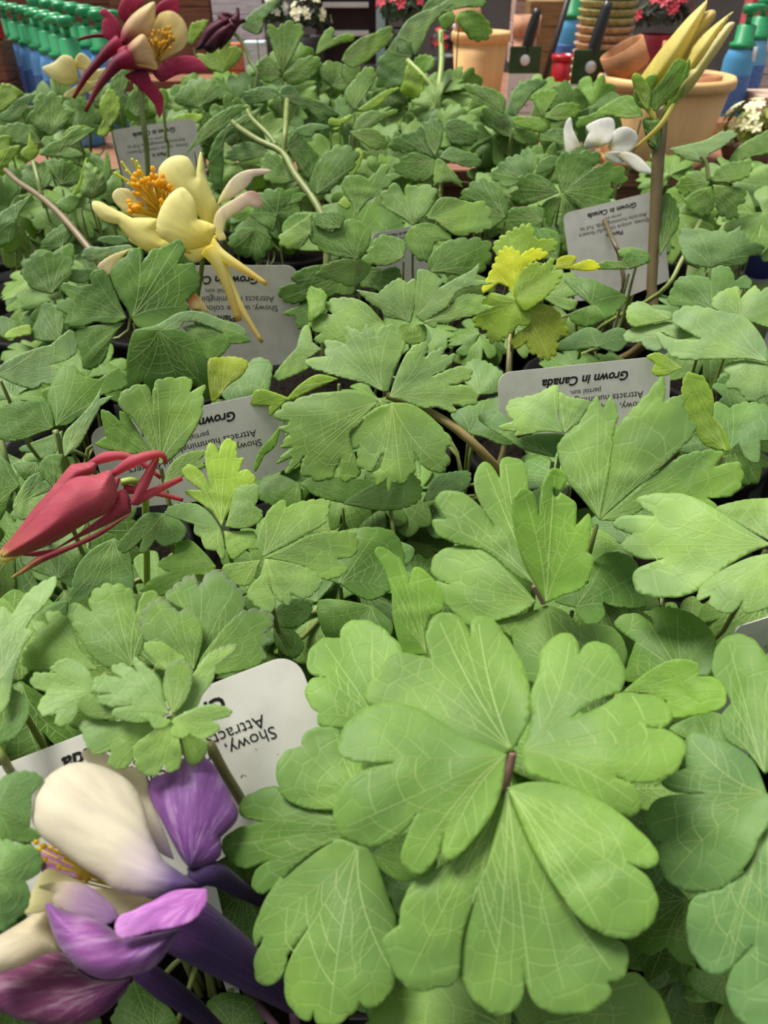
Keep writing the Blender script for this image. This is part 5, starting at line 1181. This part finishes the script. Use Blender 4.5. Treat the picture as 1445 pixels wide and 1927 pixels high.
# red bucket
c = BP(1049, 1.52)+np.array([0, 0, .03]); e = empty('red_pot', c-np.array([0, 0, .03])); tag(e, 'small glossy red pot on a black stand', 'flower pot')
mr = flat('red_gloss', (188, 24, 44), .25, .6, .1, 30)
lathe('body', [(.016, 0), (.018, .003), (.021, .055), (.018, .055), (.014, .01), (.001, .01)], c, mr, e, 24, cap=False); lathe('rim', [(.021, .052), (.024, .054), (.024, .062), (.02, .062), (.019, .052)], c, mr, e, 24, cap=False)
lathe('stand', [(.022, 0), (.022, .03), (.014, .031)], c-np.array([0, 0, .03]), flat('stand_black', (30, 28, 28), .6, .3, .1, 30), e, 16)
# tools on cards
def tool_card(px, D, label, hcol, tall=.12):
    c = BP(px, D); e = empty('hand_tool', c); tag(e, label, 'hand tool')
    mg = flat('card_green', (58, 84, 54), .5, .3, .15, 60); mw = flat('card_white', (226, 226, 230), .5, .3, .06, 60); md = flat('handle_'+str(hcol[0]), hcol, .4, .5, .1, 40)
    w = .026
    box('card', c+np.array([-w, -.0015, .0]), c+np.array([w, .0015, tall*.62]), mw, e, .001); box('card_top', c+np.array([-w, -.002, tall*.60]), c+np.array([w, .002, tall*.86]), mg, e, .001)
    lathe('emblem', [(.008, 0), (.008, .0008), (.001, .001)], c+np.array([0, -.002, tall*.73]), mw, e, 20, (0, -1, 0))
    for i in range(4): box('print_line', c+np.array([-w*.7, -.0021, tall*(.2+.08*i)]), c+np.array([w*(.7-.2*(i % 2)), -.0015, tall*(.215+.08*i)]), flat('print_grey', (170, 170, 176), .6, .2, .05, 60), e)
    tube('handle', curve_pts([c+np.array([0, .006, tall*.5]), c+np.array([.003, .006, tall*.85]), c+np.array([.009, .006, tall*1.05]), c+np.array([.014, .006, tall*1.2])], 10), [.005, .009, .0085, .006], md, e, None, 10)
    return e
tool_card(1086, 1.14, 'hand tool with dark handle on a green and white card before the basket stack', (44, 46, 50), .165)
tool_card(974, 1.30, 'hand tool with black handle on a white card beside the smaller planter', (34, 38, 38), .15)
c = BP(1012, 1.58); st_ = tube('garden_stake', [c, c+np.array([.025, .02, .1]), c+np.array([.055, .04, .22])], .006, flat('stake_dark', (58, 48, 46), .5, .4, .1, 30)); tag(st_, 'dark garden stake leaning by the red pot', 'stake')
# crates and boxes
def crate(name, px0, px1, D, h, dep, col, label, cat, z0=0.0, text=False):
    a, b = BP(px0, D), BP(px1, D); e = empty(name, (a+b)/2); tag(e, label, cat); m = flat('box_'+name+str(px0), col, .7, .2, .16, 24, (1, 1, 8))
    n = max(1, int(round(h/.05)))
    for i in range(n):
        box('board', (a[0], a[1], BENCH+z0+i*h/n+.001), (b[0], a[1]+dep, BENCH+z0+(i+1)*h/n), m, e, .002)
    return e
crate('wooden_crate', -40, 36, 1.40, .125, .06, (128, 88, 66), 'brown wooden crate beside the line of blue bottles', 'crate')
crate('red_box', -40, 28, 1.40, .2, .055, (206, 48, 44), 'bright red box on the brown crate beside the blue bottles', 'box', .125)
crate('cardboard_box', 36, 230, 1.95, .30, .12, (122, 88, 72), 'brown cardboard box behind the line of blue bottles', 'box')
cb = crate('board_box', 235, 412, 1.75, .26, .12, (138, 98, 76), 'brown wooden board with faint stamped lettering behind the crimson flower', 'box')
crate('kraft_box', 235, 420, 1.5, .05, .1, (140, 92, 70), 'low reddish brown box on the bench below the board', 'box')
crate('paper_bag', 416, 500, 1.72, .24, .06, (226, 232, 244), 'white paper bag standing behind the maroon bud', 'bag')
crate('white_tub', 468, 506, 1.55, .11, .04, (214, 232, 236), 'white tub between leaves under the paper bag', 'tub')
crate('seed_packet', 430, 478, 1.62, .10, .03, (206, 118, 90), 'red and cream seed packet standing by the white tub', 'packet')
crate('olive_box', 985, 1050, 1.9, .16, .08, (150, 120, 80), 'olive brown box behind the dark stake', 'box')
crate('pink_bundle', 960, 1052, 2.1, .25, .08, (204, 168, 156), 'pinkish bundle stacked behind the olive box', 'bundle')
crate('beige_box', 1420, 1500, 1.30, .055, .10, (206, 178, 158), 'beige cardboard box at the bench end by the yellow flowers', 'box')
crate('white_box', 1404, 1500, 1.5, .12, .10, (210, 206, 200), 'white box behind the beige one', 'box')
crate('striped_box', 1380, 1520, 1.85, .19, .05, (208, 96, 108), 'red and pink striped carton at the bench end', 'carton')
crate('grey_carton', 1395, 1520, 2.05, .28, .05, (176, 160, 166), 'grey pink carton standing behind the striped one', 'carton')
crate('small_brown_box', 1345, 1400, 1.24, .028, .06, (136, 92, 66), 'small brown box under the tall blue bottle', 'box')
# shelf rack and flowering pots on the far bench
e = empty('metal_rack', BP(665, 2.1)); tag(e, 'dark brown shelf rack with bright white shelf edges', 'rack')
b = BP(665, 2.1); md = flat('rack_dark', (58, 42, 42), .6, .3, .1, 20); mw = flat('shelf_edge_white', (226, 228, 222), .4, .4, .05, 20); ml = flat('post_pale', (176, 206, 210), .4, .4, .05, 20)
box('back_panel', b+np.array([-.10, .02, 0]), b+np.array([.10, .04, .4]), md, e); box('post', b+np.array([.065, -.02, 0]), b+np.array([.09, .02, .4]), ml, e)
box('post', b+np.array([-.1, -.02, 0]), b+np.array([-.08, .02, .4]), md, e)
for z in (.07, .135, .2, .27): box('shelf', b+np.array([-.08, -.02, z]), b+np.array([.045, .02, z+.012]), mw, e, .002)
def posy(px, D, label, leafcol, flcol, r=.06, z=.1, n=34, seed=1, potcol=(50, 46, 46)):
    """a small flowering pot plant: pot, leaf clump made of many leaves, blooms"""
    rr = random.Random(seed); c = BP(px, D); e = empty('flowering_plant', c); tag(e, label, 'plant')
    lathe('pot', [(.03, 0), (.042, z*.8), (.038, z*.8), (.03, .01), (.001, .01)], c, flat('pot_%d_%d' % (potcol[0], potcol[1]), potcol, .5, .3, .1, 30), e, 18, cap=False)
    V_, F_ = [], []
    for i in range(n*3):
        d = np.array([rr.gauss(0, 1), rr.gauss(0, 1), abs(rr.gauss(0, .8))]); d /= np.linalg.norm(d); p = c+np.array([0, 0, z])+d*r*rr.uniform(.4, 1); u = np.cross(d, [rr.uniform(-1, 1), rr.uniform(-1, 1), rr.uniform(-1, 1)]); u /= np.linalg.norm(u)+1e-9; v = np.cross(d, u); s = r*rr.uniform(.2, .34); b_ = len(V_)
        V_ += [p-u*s, p+v*s*.5+d*s*.15, p+u*s, p-v*s*.5+d*s*.15]; F_.append((b_, b_+1, b_+2, b_+3))
    o = mesh_obj('foliage', V_, F_, flat('foliage_%d' % leafcol[1], leafcol, .6, .3, .2, 30), e, False); o['kind'] = 'stuff'
    V_, F_ = [], []
    for i in range(n//2):
        d = np.array([rr.gauss(0, 1), rr.gauss(0, 1)-.5, abs(rr.gauss(0, 1))+.3]); d /= np.linalg.norm(d); p = c+np.array([0, 0, z])+d*r*1.05
        u = np.cross(d, [.2, .5, .8]); u /= np.linalg.norm(u); v = np.cross(d, u); s = r*.17; b_ = len(V_)
        for k in range(5):
            a = k*2*math.pi/5; q = math.cos(a)*u+math.sin(a)*v; w = -math.sin(a)*u+math.cos(a)*v; b_ = len(V_)
            V_ += [p, p+q*s*.7+w*s*.4+d*s*.2, p+q*s*1.2+d*s*.1, p+q*s*.7-w*s*.4+d*s*.2]; F_.append((b_, b_+1, b_+2, b_+3))
    o = mesh_obj('blooms', V_, F_, flat('bloom_%d_%d' % flcol[:2], flcol, .5, .3, .05, 30), e, False); o['kind'] = 'stuff'
posy(520, 1.95, 'dark potted plant with white blooms beside the paper bag', (52, 78, 48), (226, 226, 206), .05, .12, 30, 3)
posy(585, 1.9, 'dark potted plant with cream blooms beside the shelf rack', (48, 66, 44), (222, 220, 180), .055, .11, 34, 4)
posy(760, 1.9, 'dark green potted plant with red blooms beyond the rack post', (52, 78, 54), (214, 66, 84), .07, .13, 40, 5)
posy(1220, 1.85, 'dark shrubby potted plant with red blooms behind the big tan planter', (64, 70, 56), (196, 60, 76), .07, .12, 40, 6, (150, 30, 44))
posy(1400, 1.12, 'potted plant with yellow and white blooms at the bench end', (150, 160, 70), (246, 240, 190), .05, .03, 40, 7, (120, 90, 70))
posy(1540, 1.12, 'potted plant with cream blooms next to the navy oval label', (120, 140, 70), (240, 238, 220), .05, .02, 40, 8, (120, 90, 70))
posy(830, 1.75, 'small plant with red blooms beside the smaller planter', (70, 60, 56), (206, 44, 60), .04, .08, 24, 9)
# label card with a navy oval, at the right of the bed
c = P(1400, 470, .82); e = empty('round_label_pot', c); tag(e, 'lime green and white pot sleeve with a navy blue oval', 'pot')
lathe('sleeve', [(.044, TABLE-c[2]), (.056, 0.0), (.060, .05), (.056, .05), (.05, -.02), (.04, TABLE-c[2]+.004)], c, flat('sleeve_lime', (190, 214, 140), .5, .3, .12, 20), e, 30, cap=False)
oc = c+np.array([-.004, -.0590, .022])
lathe('oval_border', [(.036, 0), (.036, .001), (.001, .0012)], oc, flat('oval_rim_white', (226, 230, 232), .5, .3, .04, 30), e, 30, (0, -1, .12)); lathe('navy_oval', [(.033, 0), (.033, .0018), (.001, .002)], oc, flat('oval_navy', (62, 70, 128), .5, .3, .06, 30), e, 30, (0, -1, .12))

# ------------------------------------------------------------------ labels of the plants
SHORT = {'large purple': 'purple and cream flower', 'pink-red bud': 'closed pink bud', 'golden stamens': 'yellow flower of golden stamens', 'crimson': 'crimson and cream flower',
         'blue pump bottles': 'pale yellow flower by the bottles', 'maroon': 'drooping maroon bud', 'white flower': 'white flower', 'tall closed': 'tall closed yellow bud'}
def free(): return [q for q in PLANTS if not q['fl'] and not q.get('lab') and q['nl'] > 0]
last = max(q['p'][1] for q in PLANTS)
for f in [q for q in PLANTS if q['fl']]:
    nm = next(v for k, v in SHORT.items() if k in f['fl'])
    for word, sg in (('behind', 1), ('in front of', -1)):
        c = [q for q in free() if .05 < sg*(q['p'][1]-f['p'][1]) < .16 and abs(q['p'][0]-f['p'][0]) < .09 and q['p'][1] < last-.03]
        if c: min(c, key=lambda q: abs(q['p'][0]-f['p'][0]))['lab'] = 'flowerless columbine just %s the plant with the %s' % (word, nm)
for q in free():
    if q['p'][1] > last-.03: q['lab'] = 'flowerless green columbine in the last row, against the wooden bench'
for q in PLANTS:
    if q['fl']: tag(q['e'], q['fl'], 'potted plant', 'potted columbines on the display table')
    elif q.get('lab'): tag(q['e'], q['lab'], 'potted plant', 'potted columbines without flowers')
    elif q['nl'] == 0:
        for ch in list(q['e'].children_recursive): bpy.data.objects.remove(ch)
        bpy.data.objects.remove(q['e'])
    else: tag(q['e'], 'columbine in a black nursery pot, lobed green leaves and no flower', 'potted plant', 'potted columbines without flowers')
for o in bpy.data.objects:
    if 'w' in o: del o['w']
